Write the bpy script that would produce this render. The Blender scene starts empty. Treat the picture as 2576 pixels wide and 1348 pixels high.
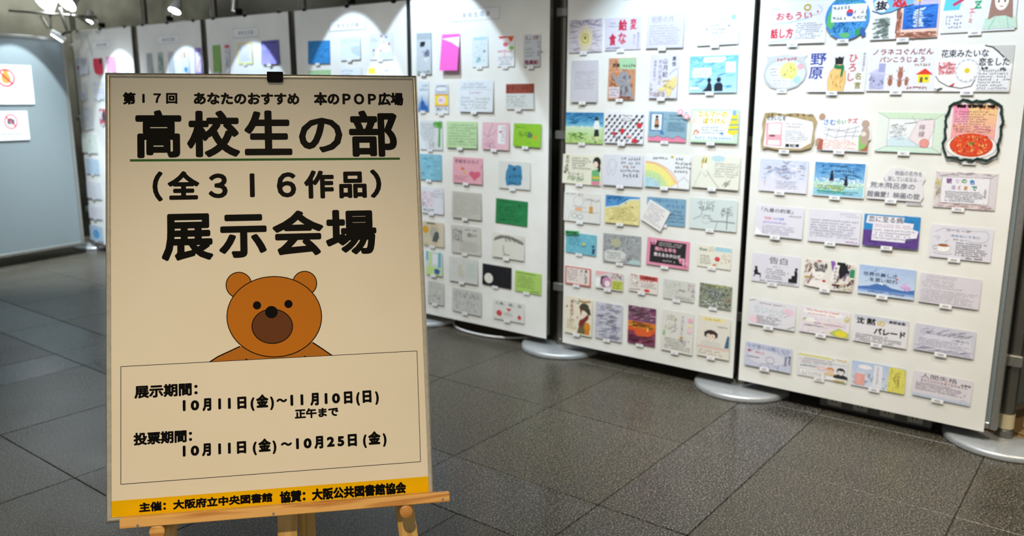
import bpy, math, random
import numpy as np
from mathutils import Vector, Matrix
from mathutils.geometry import delaunay_2d_cdt
random.seed(7)
PI = math.pi
SC = bpy.context.scene
COL = SC.collection

# ------------------------------------------------------------------ camera
EYE = Vector((0, 0, 1.23))
FPX, IW, IH = 2086.2, 2576, 1348
PITCH, ROLL, YAW = 0.20173, 0.002614, 0.652144      # YAW: heading of the line of display panels
cp, sp, cr, sr = math.cos(PITCH), math.sin(PITCH), math.cos(ROLL), math.sin(ROLL)
RT, UPV, FW = Vector((1, 0, 0)), Vector((0, sp, cp)), Vector((0, cp, -sp))
CR, CU, CB = RT*cr + UPV*sr, -RT*sr + UPV*cr, -FW
cam = bpy.data.cameras.new('camera')
cam.sensor_width = 36; cam.lens = FPX/IW*36; cam.clip_start = .05; cam.clip_end = 60
cam.dof.use_dof = True; cam.dof.focus_distance = 1.60; cam.dof.aperture_fstop = 4.2
camo = bpy.data.objects.new('camera', cam); COL.objects.link(camo)
camo.matrix_world = Matrix(((CR.x, CU.x, CB.x, EYE.x), (CR.y, CU.y, CB.y, EYE.y), (CR.z, CU.z, CB.z, EYE.z), (0, 0, 0, 1)))
SC.camera = camo
SC.view_settings.view_transform = 'Standard'; SC.view_settings.look = 'None'
SC.view_settings.gamma = 1; SC.view_settings.use_curve_mapping = False
SC.view_settings.exposure = 0.12

# ------------------------------------------------------------------ place: axes of the hall
U = Vector((math.cos(YAW), -math.sin(YAW), 0))       # along the row of panels
V = Vector((math.sin(YAW), math.cos(YAW), 0))        # away from the viewer
PV = 3.25                                            # plane of the white sheets
def uv(u, v, z=0): return U*u + V*v + Vector((0, 0, z))
def ray(x, y): return CR*((x-IW/2)/FPX) - CU*((y-IH/2)/FPX) - CB
def hit(x, y, p0, n):
    d = ray(x, y); return EYE + d*((p0-EYE).dot(n)/d.dot(n))
def wallpt(x, y, v=PV):
    p = hit(x, y, V*v, V); return p.dot(U), p.z
def deep(x, y, d): return EYE + ray(x, y)*d
def floorpt(x, y, z=0): return hit(x, y, Vector((0, 0, z)), Vector((0, 0, 1)))

# ------------------------------------------------------------------ light
w = bpy.data.worlds.new('hall'); SC.world = w; w.use_nodes = True
w.node_tree.nodes['Background'].inputs[0].default_value = (.80, .80, .74, 1)
w.node_tree.nodes['Background'].inputs[1].default_value = .45
def aim(o, loc, target):
    o.location = loc
    o.rotation_euler = (Vector(target)-Vector(loc)).to_track_quat('-Z', 'Y').to_euler()
def spot(name, loc, target, power, half, blend, color, r=.02):
    l = bpy.data.lights.new(name, 'SPOT'); l.energy = power; l.spot_size = 2*math.radians(half)
    l.spot_blend = blend; l.color = color; l.shadow_soft_size = r
    o = bpy.data.objects.new(name, l); COL.objects.link(o); aim(o, loc, target); return o
def area(name, loc, target, power, sx, sy, color):
    l = bpy.data.lights.new(name, 'AREA'); l.shape = 'RECTANGLE'; l.size = sx; l.size_y = sy
    l.energy = power; l.color = color
    o = bpy.data.objects.new(name, l); COL.objects.link(o); aim(o, loc, target); return o
COOL, WARM = (.66, .84, 1), (1, .80, .54)
# clip lamps over the panels: (u, forward of sheet, height, target u, target z, power, half angle)
LAMPS = [(-0.72, .62, 2.12, -.72, 1.15, 31, 50, .3), (-1.58, .55, 2.12, -1.60, 1.05, 42, 42, .6), (-2.96, .50, 2.12, -2.96, 1.1, 32, 34, .12),
         (-3.60, .50, 2.12, -3.60, 1.1, 30, 26, .12), (-4.50, .48, 1.98, -4.50, 1.0, 26, 26, .12), (-5.25, .48, 1.98, -5.25, 1.0, 26, 26, .12),
         (-6.12, .48, 1.98, -6.12, 1.0, 26, 26.5, .12)]
for i, (u, d, z, tu, tz, pw, ha, bl) in enumerate(LAMPS):
    h_ = uv(u, PV-d, z); t_ = uv(tu, PV, tz); spot('clip_lamp_beam', h_+(t_-h_).normalized()*.06, t_, pw, ha, bl, COOL, .012)
_d = Vector((.466, .885, 0)); _n = Vector((.885, -.466, 0)); _b = Vector((-3.425, 6.553, 0))-_d*.42      # beam on the bare panel
spot('clip_lamp_beam', _b+_n*.5+Vector((0, 0, 2.1)), _b+Vector((0, 0, .86)), 78, 24, .12, (.80, .92, 1), .012)
def down(x, y, tx, ty, tz, power, half, color): spot('unseen_overhead_light', (x, y, 2.9), (tx, ty, tz), power, half, 1, color, .05)
down(-.25, -.35, -.45, 1.12, 0, 225, 29, WARM)
for u_, c_, w_ in ((-.45, (1, .90, .74), 185), (-1.35, (1, .95, .84), 140), (-2.3, (1, .98, .90), 115), (-3.3, (1, .99, .94), 100)):
    a_, b_ = uv(u_, 1.55), uv(u_, 3.15); down(a_.x, a_.y, b_.x, b_.y, .0, w_, 31, c_)  # unseen spots, added to brighten the lower part of the sheets
for u_ in (-4.7, -6.1):
    a_, b_ = uv(u_, 1.6), uv(u_, 3.25); down(a_.x, a_.y, b_.x, b_.y, .95, 34, 36, (.93, .97, 1))  # unseen fill, added to lift the distant sheets
down(-3.0, 5.6, -3.25, 6.1, 0, 560, 22, (.86, .94, 1))  # unseen spot, added to brighten the floor at the far left
down(2.1, 1.3, 1.95, 1.9, 0, 190, 36, (1, .80, .58))
area('unseen_overhead_light', (-2.6, 3.2, 2.85), (-2.6, 3.4, 0), 14, 1.5, 1.0, (.92, .95, 1))
area('unseen_overhead_light', uv(.6, 3.85, 2.4), uv(.3, 3.7, 0), 8, .3, .3, (1, .75, .45))
area('added_wall_fill', uv(-3.2, 4.0, 2.9), uv(-3.2, 4.55, 2.0), 4, 7, .15, (1, .97, .86))  # added fill strip without a fixture, lifts the back wall
spot('added_wall_fill', _b+_d*.2-_n*.1+Vector((0, 0, 2.5)), _b-_n*.75+_d*.2+Vector((0, 0, 2.1)), 420, 60, 1, (.88, .95, 1), .05)  # added fill without a fixture, brightens the left wall above the bare panel
spot('added_wall_fill', _b+_d*1.0+_n*.1+Vector((0, 0, 2.7)), _b-_n*.75+_d*1.15+Vector((0, 0, 2.15)), 520, 62, 1, (.88, .95, 1), .05)  # second added fill, for the stretch of left wall that stayed black
spot('added_wall_fill', uv(-7.1, 3.7, 2.6), uv(-7.2, 4.55, 2.1), 60, 40, 1, (.88, .95, 1), .05)  # added fill without a fixture, for the left end of the back wall

# ------------------------------------------------------------------ materials
def lin(h):
    h = h.lstrip('#')
    if len(h) == 3: h = ''.join(c*2 for c in h)
    r = []
    for i in (0, 2, 4):
        c = int(h[i:i+2], 16)/255
        r.append(c/12.92 if c <= .04045 else ((c+.055)/1.055)**2.4)
    return (*r, 1)
def newmat(name, rough=.6, metal=0, coat=0):
    m = bpy.data.materials.new(name); m.use_nodes = True; nt = m.node_tree
    b = nt.nodes['Principled BSDF']; b.inputs['Roughness'].default_value = rough; b.inputs['Metallic'].default_value = metal
    if 'ink' in name or 'black' in name: b.inputs['Specular IOR Level'].default_value = .06
    if coat: b.inputs['Coat Weight'].default_value = coat; b.inputs['Coat Roughness'].default_value = .25
    return m, nt, b
def noisy(name, c1, c2, scale=20, rough=.6, metal=0, bump=0, stretch=None, detail=4, lo=.35, hi=.65, coat=0, brough=0):
    m, nt, b = newmat(name, rough, metal, coat); N, Lk = nt.nodes, nt.links
    tc = N.new('ShaderNodeTexCoord'); mp = N.new('ShaderNodeMapping'); nz = N.new('ShaderNodeTexNoise'); cr_ = N.new('ShaderNodeValToRGB')
    Lk.new(tc.outputs['Object'], mp.inputs['Vector']); Lk.new(mp.outputs['Vector'], nz.inputs['Vector'])
    if stretch: mp.inputs['Scale'].default_value = stretch
    nz.inputs['Scale'].default_value = scale; nz.inputs['Detail'].default_value = detail
    Lk.new(nz.outputs['Fac'], cr_.inputs['Fac'])
    cr_.color_ramp.elements[0].color = lin(c1); cr_.color_ramp.elements[1].color = lin(c2)
    cr_.color_ramp.elements[0].position = lo; cr_.color_ramp.elements[1].position = hi
    Lk.new(cr_.outputs['Color'], b.inputs['Base Color'])
    if bump:
        bp = N.new('ShaderNodeBump'); bp.inputs['Strength'].default_value = bump; bp.inputs['Distance'].default_value = .002
        Lk.new(nz.outputs['Fac'], bp.inputs['Height']); Lk.new(bp.outputs['Normal'], b.inputs['Normal'])
    return m
MAT = {}
def granite(name, dark, mid, light, rough):
    m, nt, b = newmat(name, rough); N, Lk = nt.nodes, nt.links
    g = N.new('ShaderNodeNewGeometry')
    n1 = N.new('ShaderNodeTexNoise'); n1.inputs['Scale'].default_value = 190; n1.inputs['Detail'].default_value = 3
    n2 = N.new('ShaderNodeTexVoronoi'); n2.inputs['Scale'].default_value = 170
    n3 = N.new('ShaderNodeTexNoise'); n3.inputs['Scale'].default_value = 5; n3.inputs['Detail'].default_value = 5
    for n in (n1, n2, n3): Lk.new(g.outputs['Position'], n.inputs['Vector'])
    cr_ = N.new('ShaderNodeValToRGB'); e = cr_.color_ramp.elements
    e[0].position = .36; e[0].color = lin(dark); e[1].position = .66; e[1].color = lin(light)
    k = e.new(.5); k.color = lin(mid)
    Lk.new(n1.outputs['Fac'], cr_.inputs['Fac'])
    mx = N.new('ShaderNodeMix'); mx.data_type = 'RGBA'; mx.blend_type = 'MULTIPLY'; mx.inputs[0].default_value = .85
    Lk.new(cr_.outputs['Color'], mx.inputs[6])
    c2 = N.new('ShaderNodeValToRGB'); c2.color_ramp.elements[0].color = (.45, .45, .45, 1); c2.color_ramp.elements[1].color = (1.35, 1.3, 1.25, 1)
    Lk.new(n2.outputs['Color'], c2.inputs['Fac']); Lk.new(c2.outputs['Color'], mx.inputs[7])
    oi = N.new('ShaderNodeObjectInfo'); ad = N.new('ShaderNodeMath'); ad.operation = 'MULTIPLY_ADD'
    ad.inputs[1].default_value = .22; ad.inputs[2].default_value = .78
    Lk.new(oi.outputs['Random'], ad.inputs[0])
    a2 = N.new('ShaderNodeMath'); a2.operation = 'MULTIPLY_ADD'; a2.inputs[1].default_value = .5
    Lk.new(n3.outputs['Fac'], a2.inputs[0]); Lk.new(ad.outputs[0], a2.inputs[2])
    hs = N.new('ShaderNodeHueSaturation'); Lk.new(mx.outputs[2], hs.inputs['Color']); Lk.new(a2.outputs[0], hs.inputs['Value'])
    Lk.new(hs.outputs['Color'], b.inputs['Base Color'])
    r2 = N.new('ShaderNodeMapRange'); r2.inputs[3].default_value = rough-.06; r2.inputs[4].default_value = rough+.10
    Lk.new(n3.outputs['Fac'], r2.inputs[0]); Lk.new(r2.outputs[0], b.inputs['Roughness'])
    bp = N.new('ShaderNodeBump'); bp.inputs['Strength'].default_value = .05; bp.inputs['Distance'].default_value = .001
    Lk.new(n1.outputs['Fac'], bp.inputs['Height']); Lk.new(bp.outputs['Normal'], b.inputs['Normal'])
    return m
def wood(name, c1, c2, axis):
    m, nt, b = newmat(name, .42, 0, .15); N, Lk = nt.nodes, nt.links
    tc = N.new('ShaderNodeTexCoord'); mp = N.new('ShaderNodeMapping'); Lk.new(tc.outputs['Object'], mp.inputs['Vector'])
    s = [26, 26, 26]; s[axis] = 2.2; mp.inputs['Scale'].default_value = s
    n0 = N.new('ShaderNodeTexNoise'); n0.inputs['Scale'].default_value = 1.0; n0.inputs['Detail'].default_value = 2
    n0.inputs['Distortion'].default_value = .6
    Lk.new(mp.outputs['Vector'], n0.inputs['Vector'])
    m1 = N.new('ShaderNodeMath'); m1.operation = 'MULTIPLY'; m1.inputs[1].default_value = 26
    Lk.new(n0.outputs['Fac'], m1.inputs[0])
    m2 = N.new('ShaderNodeMath'); m2.operation = 'SINE'; Lk.new(m1.outputs[0], m2.inputs[0])
    m3 = N.new('ShaderNodeMapRange'); m3.inputs[1].default_value = -1; m3.inputs[2].default_value = 1; Lk.new(m2.outputs[0], m3.inputs[0])
    n4 = N.new('ShaderNodeTexNoise'); n4.inputs['Scale'].default_value = 9; Lk.new(mp.outputs['Vector'], n4.inputs['Vector'])
    ad = N.new('ShaderNodeMath'); ad.operation = 'MULTIPLY_ADD'; ad.inputs[1].default_value = .5
    Lk.new(n4.outputs['Fac'], ad.inputs[0]); Lk.new(m3.outputs[0], ad.inputs[2])
    cr_ = N.new('ShaderNodeValToRGB'); e = cr_.color_ramp.elements
    e[0].color = lin(c1); e[0].position = .05; e[1].color = lin(c2); e[1].position = .75
    Lk.new(ad.outputs[0], cr_.inputs['Fac']); Lk.new(cr_.outputs['Color'], b.inputs['Base Color'])
    return m
def attrmat(name, rough, grain):
    m, nt, b = newmat(name, rough); N, Lk = nt.nodes, nt.links
    at = N.new('ShaderNodeAttribute'); at.attribute_name = 'Col'
    tc = N.new('ShaderNodeTexCoord'); nz = N.new('ShaderNodeTexNoise'); nz.inputs['Scale'].default_value = 160; nz.inputs['Detail'].default_value = 3
    Lk.new(tc.outputs['Object'], nz.inputs['Vector'])
    mr = N.new('ShaderNodeMapRange'); mr.inputs[3].default_value = 1-grain; mr.inputs[4].default_value = 1+grain
    Lk.new(nz.outputs['Fac'], mr.inputs[0])
    hs = N.new('ShaderNodeHueSaturation'); Lk.new(at.outputs['Color'], hs.inputs['Color']); Lk.new(mr.outputs[0], hs.inputs['Value'])
    Lk.new(hs.outputs['Color'], b.inputs['Base Color'])
    return m
MAT['ink'] = attrmat('pencil_and_paint', .75, .18)
MAT['print'] = attrmat('printed_ink', .45, .03)
MAT['sheet'] = noisy('roll_paper', '#e9e9e4', '#f1f1ee', 6, .7)
MAT['board'] = noisy('grey_panel_cloth', '#7d898c', '#8a9699', 400, .75, bump=.1)
MAT['alu'] = noisy('satin_aluminium', '#9a9a96', '#adada8', 60, .35, .75, stretch=(8, 8, 1))
MAT['frame_alu'] = noisy('champagne_aluminium', '#c9c2b2', '#d6cfc0', 90, .28, .55)
MAT['pole'] = noisy('brushed_steel', '#7a7770', '#8a877f', 80, .3, .85, stretch=(1, 1, 12))
MAT['base'] = noisy('silver_painted_steel', '#a9aeb3', '#b6babd', 120, .38, .45)
MAT['black'] = noisy('black_plastic', '#0b0c0e', '#121316', 60, .5)
MAT['dark'] = noisy('dark_rubber', '#0c0c0c', '#151515', 60, .7)
MAT['wall'] = noisy('dark_polished_cladding', '#2b2921', '#403e34', 3.5, .30, .4, detail=8)
MAT['ceil'] = noisy('hall_ceiling', '#55544b', '#5e5d54', 9, .5)
MAT['whiteplastic'] = noisy('white_plastic', '#d6d8d8', '#e2e4e4', 40, .35)
MAT['cable'] = noisy('pale_cable', '#b9b2a4', '#c9c2b4', 80, .5)
MAT['card_board'] = noisy('corrugated_cardboard', '#a98a5f', '#b99a6e', 30, .8, stretch=(1, 12, 1))
MAT['socketbox'] = noisy('grey_metal_box', '#56544f', '#64625c', 40, .5)
MAT['wood_x'] = wood('pine_rail', '#c47a2c', '#f4bc6c', 0)
MAT['wood_z'] = wood('pine_leg', '#b48738', '#dcb468', 2)
MAT['wood_k'] = wood('pine_knob', '#bd7a2c', '#eab566', 0)
MAT['tile'] = granite('honed_granite', '#151412', '#33322d', '#827c6c', .33)
MAT['tile_band'] = granite('polished_granite', '#121213', '#2e2d2c', '#8c8780', .21)
MAT['grout'] = noisy('grout', '#3a3833', '#45433d', 50, .9)
MAT['poster'] = noisy('poster_paper', '#f1e8d3', '#f5eddb', 4, .5)
def emit(name, color, s):
    m = bpy.data.materials.new(name); m.use_nodes = True; b = m.node_tree.nodes['Principled BSDF']
    b.inputs['Emission Color'].default_value = (*color, 1); b.inputs['Emission Strength'].default_value = s; return m
MAT['glow'] = emit('lit_lamp_glass', (.85, .94, 1), 28)
def papermat(h):
    k = 'paper'+h
    if k not in MAT:
        c = lin(h); m, nt, b = newmat('paper', .7); N, Lk = nt.nodes, nt.links
        tc = N.new('ShaderNodeTexCoord'); nz = N.new('ShaderNodeTexNoise'); nz.inputs['Scale'].default_value = 30; nz.inputs['Detail'].default_value = 4
        Lk.new(tc.outputs['Object'], nz.inputs['Vector'])
        mx = N.new('ShaderNodeMix'); mx.data_type = 'RGBA'
        mx.inputs[6].default_value = tuple(x*.93 for x in c[:3])+(1,); mx.inputs[7].default_value = tuple(min(1, x*1.03) for x in c[:3])+(1,)
        Lk.new(nz.outputs['Fac'], mx.inputs[0]); Lk.new(mx.outputs[2], b.inputs['Base Color'])
        MAT[k] = m
    return MAT[k]

# ------------------------------------------------------------------ mesh helpers
class MB:
    def __init__(s): s.v = []; s.f = []; s.c = []
    def quad(s, a, b, c, d): n = len(s.v); s.v += [a, b, c, d]; s.f.append((n, n+1, n+2, n+3))
    def box(s, x0, y0, z0, x1, y1, z1, bev=0):
        n = len(s.v)
        if bev:
            b = bev; prof = [(x0+b, y0), (x1-b, y0), (x1, y0+b), (x1, y1-b), (x1-b, y1), (x0+b, y1), (x0, y1-b), (x0, y0+b)]
            ins = [(x0+b, y0+b), (x1-b, y0+b), (x1-b, y0+b), (x1-b, y1-b), (x1-b, y1-b), (x0+b, y1-b), (x0+b, y1-b), (x0+b, y0+b)]
            rings = [(ins, z0), (prof, z0+b), (prof, z1-b), (ins, z1)]
            for pr, z in rings: s.v += [(x, y, z) for x, y in pr]
            for r in range(3):
                for i in range(8):
                    j = (i+1) % 8; s.f.append((n+r*8+i, n+r*8+j, n+r*8+8+j, n+r*8+8+i))
            s.f.append(tuple(n+i for i in reversed(range(8)))); s.f.append(tuple(n+24+i for i in range(8)))
        else:
            s.v += [(x, y, z) for z in (z0, z1) for x, y in ((x0, y0), (x1, y0), (x1, y1), (x0, y1))]
            s.f += [(n+3, n+2, n+1, n), (n+4, n+5, n+6, n+7)] + [(n+i, n+(i+1) % 4, n+4+(i+1) % 4, n+4+i) for i in range(4)]
        return s
    def prism(s, poly, a, b, axis=1):
        """polygon in the two other axes, from a to b along axis"""
        n = len(s.v); k = len(poly)
        def mk(p, t): q = list(p); q.insert(axis, t); return tuple(q)
        s.v += [mk(p, a) for p in poly] + [mk(p, b) for p in poly]
        s.f += [tuple(n+i for i in range(k)), tuple(n+k+i for i in reversed(range(k)))]
        s.f += [(n+(i+1) % k, n+i, n+k+i, n+k+(i+1) % k) for i in range(k)]
        return s
    def lathe(s, prof, seg=24, c=(0, 0), axis=2):
        """prof: (radius, height) list; closed at both ends"""
        n = len(s.v)
        for r, h in prof:
            for i in range(seg):
                a = 2*PI*i/seg; x, y = c[0]+r*math.cos(a), c[1]+r*math.sin(a)
                s.v.append((x, y, h) if axis == 2 else (x, h, y) if axis == 1 else (h, x, y))
        for k in range(len(prof)-1):
            for i in range(seg):
                j = (i+1) % seg; s.f.append((n+k*seg+i, n+k*seg+j, n+(k+1)*seg+j, n+(k+1)*seg+i))
        s.f.append(tuple(n+i for i in reversed(range(seg)))); s.f.append(tuple(n+(len(prof)-1)*seg+i for i in range(seg)))
        return s
    def tube(s, pts, r, seg=8):
        n = len(s.v); P_ = [Vector(p) for p in pts]; up = Vector((.13, .21, .97))
        for i, p in enumerate(P_):
            d = (P_[min(i+1, len(P_)-1)]-P_[max(i-1, 0)]).normalized(); a = d.cross(up).normalized(); b = d.cross(a)
            rr = r[i] if isinstance(r, (list, tuple)) else r
            for k in range(seg): t = 2*PI*k/seg; s.v.append(tuple(p+a*math.cos(t)*rr+b*math.sin(t)*rr))
        for i in range(len(P_)-1):
            for k in range(seg):
                j = (k+1) % seg; s.f.append((n+i*seg+k, n+i*seg+j, n+(i+1)*seg+j, n+(i+1)*seg+k))
        s.f.append(tuple(n+k for k in range(seg))); s.f.append(tuple(n+(len(P_)-1)*seg+k for k in reversed(range(seg))))
        return s
    def mesh(s, name, mat, smooth=False):
        m = bpy.data.meshes.new(name); m.from_pydata(s.v, [], s.f)
        if s.c:
            a = m.color_attributes.new('Col', 'FLOAT_COLOR', 'POINT')
            a.data.foreach_set('color', [x for c in s.c for x in c])
        m.materials.append(MAT[mat] if isinstance(mat, str) else mat)
        if smooth:
            m.polygons.foreach_set('use_smooth', [True]*len(m.polygons)); m.set_sharp_from_angle(angle=math.radians(40))
        return m
    def obj(s, name, mat, parent=None, smooth=False):
        o = bpy.data.objects.new(name, s.mesh(name, mat, smooth)); COL.objects.link(o)
        if parent: o.parent = parent
        return o
def tag(o, label, cat=None, group=None):
    o['label'] = label
    if cat: o['category'] = cat
    if group: o['group'] = group
    return o
def empty(name, mw=None):
    o = bpy.data.objects.new(name, None); o.empty_display_size = .05; COL.objects.link(o)
    if mw: o.matrix_world = mw
    return o
def frame_mat(x, y, z, o): return Matrix(((x.x, y.x, z.x, o.x), (x.y, y.y, z.y, o.y), (x.z, y.z, z.z, o.z), (0, 0, 0, 1)))
def uvm(u, v, z=0): return frame_mat(U, V, Vector((0, 0, 1)), uv(u, v, z))   # local x along the row, y away, z up
# text -> flat mesh with its ink box
GC = {}
GC['|'] = ([(.45, 0), (.52, 0), (.52, .74), (.45, .74)], [(0, 1, 2, 3)], [(0, 1), (1, 2), (2, 3), (3, 0)])   # the sign's numeral one is a plain bar
def glyphs(s):
    if s not in GC:
        c = bpy.data.curves.new('t', 'FONT'); c.body = s; c.size = 1; c.resolution_u = 3
        o = bpy.data.objects.new('t', c); COL.objects.link(o); bpy.context.view_layer.update()
        m = bpy.data.meshes.new_from_object(o.evaluated_get(bpy.context.evaluated_depsgraph_get()))
        vs = [(p.co.x, p.co.y) for p in m.vertices]; fs = [tuple(p.vertices) for p in m.polygons]
        cnt = {}
        for f in fs:
            for i in range(len(f)):
                e = tuple(sorted((f[i], f[(i+1) % len(f)]))); cnt[e] = cnt.get(e, 0)+1
        bd = [e for e, n in cnt.items() if n == 1]
        bpy.data.objects.remove(o); bpy.data.curves.remove(c); bpy.data.meshes.remove(m)
        GC[s] = (vs, fs, bd)
    return GC[s]

class Art:
    """flat drawing in the x,z plane of a sheet, every next stroke a hair further forward"""
    def __init__(s, w, h, y0=-.0004, step=.00004): s.w, s.h, s.m, s.y, s.st, s.union = w, h, MB(), y0, step, False
    def add(s, pts, faces, col):
        s.y -= s.st; n = len(s.m.v)
        s.m.v += [(x, s.y, z) for x, z in pts]; s.m.f += [tuple(n+i for i in f) for f in faces]
        s.m.c += (col if isinstance(col, list) else [lin(col)]*len(pts))
    def X(s, x): return (x/100-.5)*s.w
    def Z(s, z): return (z/100-1)*s.h
    def R(s, x0, y0, x1, y1, c): s.add([(s.X(x0), s.Z(y0)), (s.X(x1), s.Z(y0)), (s.X(x1), s.Z(y1)), (s.X(x0), s.Z(y1))], [(0, 1, 2, 3)], c)
    def G(s, x0, y0, x1, y1, cb, ct):
        s.add([(s.X(x0), s.Z(y0)), (s.X(x1), s.Z(y0)), (s.X(x1), s.Z(y1)), (s.X(x0), s.Z(y1))], [(0, 1, 2, 3)], [lin(cb)]*2+[lin(ct)]*2)
    def E(s, x, y, rx, ry, c, n=20):
        s.add([(s.X(x)+rx/100*s.w*math.cos(2*PI*i/n), s.Z(y)+ry/100*s.h*math.sin(2*PI*i/n)) for i in range(n)], [tuple(range(n))], c)
    def O(s, x, y, rx, ry, w, c, a0=0, a1=360, n=24):
        s.L([(x+rx*math.cos(math.radians(a0+(a1-a0)*i/n)), y+ry*math.sin(math.radians(a0+(a1-a0)*i/n))) for i in range(n+1)], w, c)
    def P(s, pts, c): s.add([(s.X(x), s.Z(y)) for x, y in pts], [tuple(range(len(pts)))], c)
    def L(s, pts, w, c):
        r = w/200*s.h; v = []; f = []
        q = [(s.X(x), s.Z(y)) for x, y in pts]
        for a, b in zip(q, q[1:]):
            dx, dz = b[0]-a[0], b[1]-a[1]; l = math.hypot(dx, dz) or 1; nx, nz = -dz/l*r, dx/l*r; n = len(v)
            ex, ez = dx/l*r*.5, dz/l*r*.5
            v += [(a[0]+nx-ex, a[1]+nz-ez), (a[0]-nx-ex, a[1]-nz-ez), (b[0]-nx+ex, b[1]-nz+ez), (b[0]+nx+ex, b[1]+nz+ez)]; f.append((n, n+1, n+2, n+3))
        s.add(v, f, c)
    def T(s, t, x, y, h, c, wd=None, b=0, sl=0):
        vs, fs, bd = glyphs(t)
        s._t(vs, fs, bd, s.X(x), s.Z(y), h/100*s.h, wd/100*s.w if wd else None, c, b, sl)
    def box_text(s, t, x0, z0, x1, z1, c, b=0):
        vs, fs, bd = glyphs(t); s._t(vs, fs, bd, x0, z0, z1-z0, x1-x0, c, b, 0)
    def _t(s, vs, fs, bd, X0, Z0, H_, W_, c, b, sl):
        mx, Mx = min(p[0] for p in vs), max(p[0] for p in vs); my, My = min(p[1] for p in vs), max(p[1] for p in vs)
        r = b*H_; sz = (H_-2*r)/max(My-my, .05 if W_ else .4); sx = (W_-2*r)/(Mx-mx) if W_ else sz
        pts = [(X0+r+(p[0]-mx)*sx+sl*(p[1]-my)*sz, Z0+r+(p[1]-my)*sz) for p in vs]
        if not r: s.add(pts, fs, c); return
        if not s.union:
            v = []; f = []
            for i, j in bd:
                a, d = pts[i], pts[j]; dx, dz = d[0]-a[0], d[1]-a[1]; l = math.hypot(dx, dz) or 1e-6; nx, nz = -dz/l*r, dx/l*r; n = len(v)
                v += [(a[0]+nx, a[1]+nz), (a[0]-nx, a[1]-nz), (d[0]-nx, d[1]-nz), (d[0]+nx, d[1]+nz)]; f.append((n, n+1, n+2, n+3))
            s.add(pts, fs, c); s.add(v, f, c); v = []; f = []
            for i in {i for e in bd for i in e}:
                n = len(v); a = pts[i]; v += [(a[0]+r*math.cos(k*PI/3), a[1]+r*math.sin(k*PI/3)) for k in range(6)]; f.append(tuple(range(n, n+6)))
            s.add(v, f, c); return
        # one outline without overlaps: group the glyph faces that share columns, fatten, and merge
        par = list(range(len(pts)))
        def find(a):
            while par[a] != a: par[a] = par[par[a]]; a = par[a]
            return a
        for f in fs:
            for q in f[1:]: par[find(q)] = find(f[0])
        comp = {}
        for i in range(len(pts)): comp.setdefault(find(i), []).append(i)
        iv = sorted((min(pts[i][0] for i in c_), max(pts[i][0] for i in c_), k) for k, c_ in comp.items()); groups = []
        for a, b_, k in iv:
            if groups and a < groups[-1][0]+r: groups[-1][0] = max(groups[-1][0], b_); groups[-1][1].add(k)
            else: groups.append([b_, {k}])
        K = 1/H_
        for _, ks in groups:
            V2 = [Vector((p[0]*K, p[1]*K)) for p in pts]; F2 = [list(f) for f in fs if find(f[0]) in ks]
            use = {i for f in F2 for i in f}; mp = {o: n for n, o in enumerate(sorted(use))}
            V2 = [V2[o] for o in sorted(use)]; F2 = [[mp[i] for i in f] for f in F2]
            def face(q):
                n = len(V2); V2.extend(Vector((x*K, z*K)) for x, z in q); F2.append(list(range(n, n+len(q))))
            be = [e for e in bd if e[0] in use]
            for i, j in be:
                a, d = pts[i], pts[j]; dx, dz = d[0]-a[0], d[1]-a[1]; l = math.hypot(dx, dz) or 1e-6; nx, nz = -dz/l*r, dx/l*r
                face([(a[0]-nx, a[1]-nz), (d[0]-nx, d[1]-nz), (d[0]+nx, d[1]+nz), (a[0]+nx, a[1]+nz)])
            for i in {i for e in be for i in e}:
                a = pts[i]; face([(a[0]+r*math.cos(k*PI/4+.1), a[1]+r*math.sin(k*PI/4+.1)) for k in range(8)])
            ov, oe, of, *_ = delaunay_2d_cdt(V2, [], F2, 0, 1e-5, False)
            Q = np.array([[V2[f[min(i, len(f)-1)]] for i in range(8)] for f in F2]); E_ = np.roll(Q, -1, 1)-Q
            X_ = np.array([(ov[f[0]]+ov[f[1]]+ov[f[2]])/3 for f in of])
            d_ = X_[:, None, None, :]-Q[None]; cr_ = E_[None, ..., 0]*d_[..., 1]-E_[None, ..., 1]*d_[..., 0]
            keep = ((cr_ >= -1e-9).all(2) | (cr_ <= 1e-9).all(2)).any(1)
            s.add([(p.x/K, p.y/K) for p in ov], [tuple(f) for f, o in zip(of, keep) if o], c); s.y += s.st
    def V(s, t, x, y, h, c, b=0):
        """vertical writing, downwards from y, each character h high"""
        for i, ch in enumerate(t):
            if ch == ' ': continue
            if ch in 'ー〜': s.L([(x+h*.25, y-h*(i+.1)), (x+h*.25, y-h*(i+.85))], h*.1, c)
            else: s.T(ch, x, y-h*(i+1)+h*.08, h*.84, c, b=b)
    def W(s, x0, y0, x1, y1, n, c, dens=1.0):
        """lines of handwriting too small to read"""
        hh = (y1-y0)/n; v = []; f = []; asp = s.h/s.w
        for i in range(n):
            y = y1-(i+.5)*hh; x = x0+random.uniform(0, 1); end = x1-(random.random()**2)*(x1-x0)*.3
            cw = max(hh*.72*asp, 1.2)
            while x < end:
                if random.random() < .9*dens:
                    for k in range(3):
                        a = random.choice((0, .1, PI/2, PI/2, random.uniform(0, PI))); L_ = hh*random.uniform(.22, .36)
                        px, py = s.X(x+random.uniform(.2, .6)*cw), s.Z(y+random.uniform(-.2, .2)*hh)
                        dx, dz = math.cos(a)*L_/100*s.h, math.sin(a)*L_/100*s.h; t = hh*.062/100*s.h; nx, nz = -math.sin(a)*t, math.cos(a)*t; m = len(v)
                        v += [(px-dx+nx, py-dz+nz), (px-dx-nx, py-dz-nz), (px+dx-nx, py+dz-nz), (px+dx+nx, py+dz+nz)]; f.append((m, m+1, m+2, m+3))
                x += cw
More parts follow.
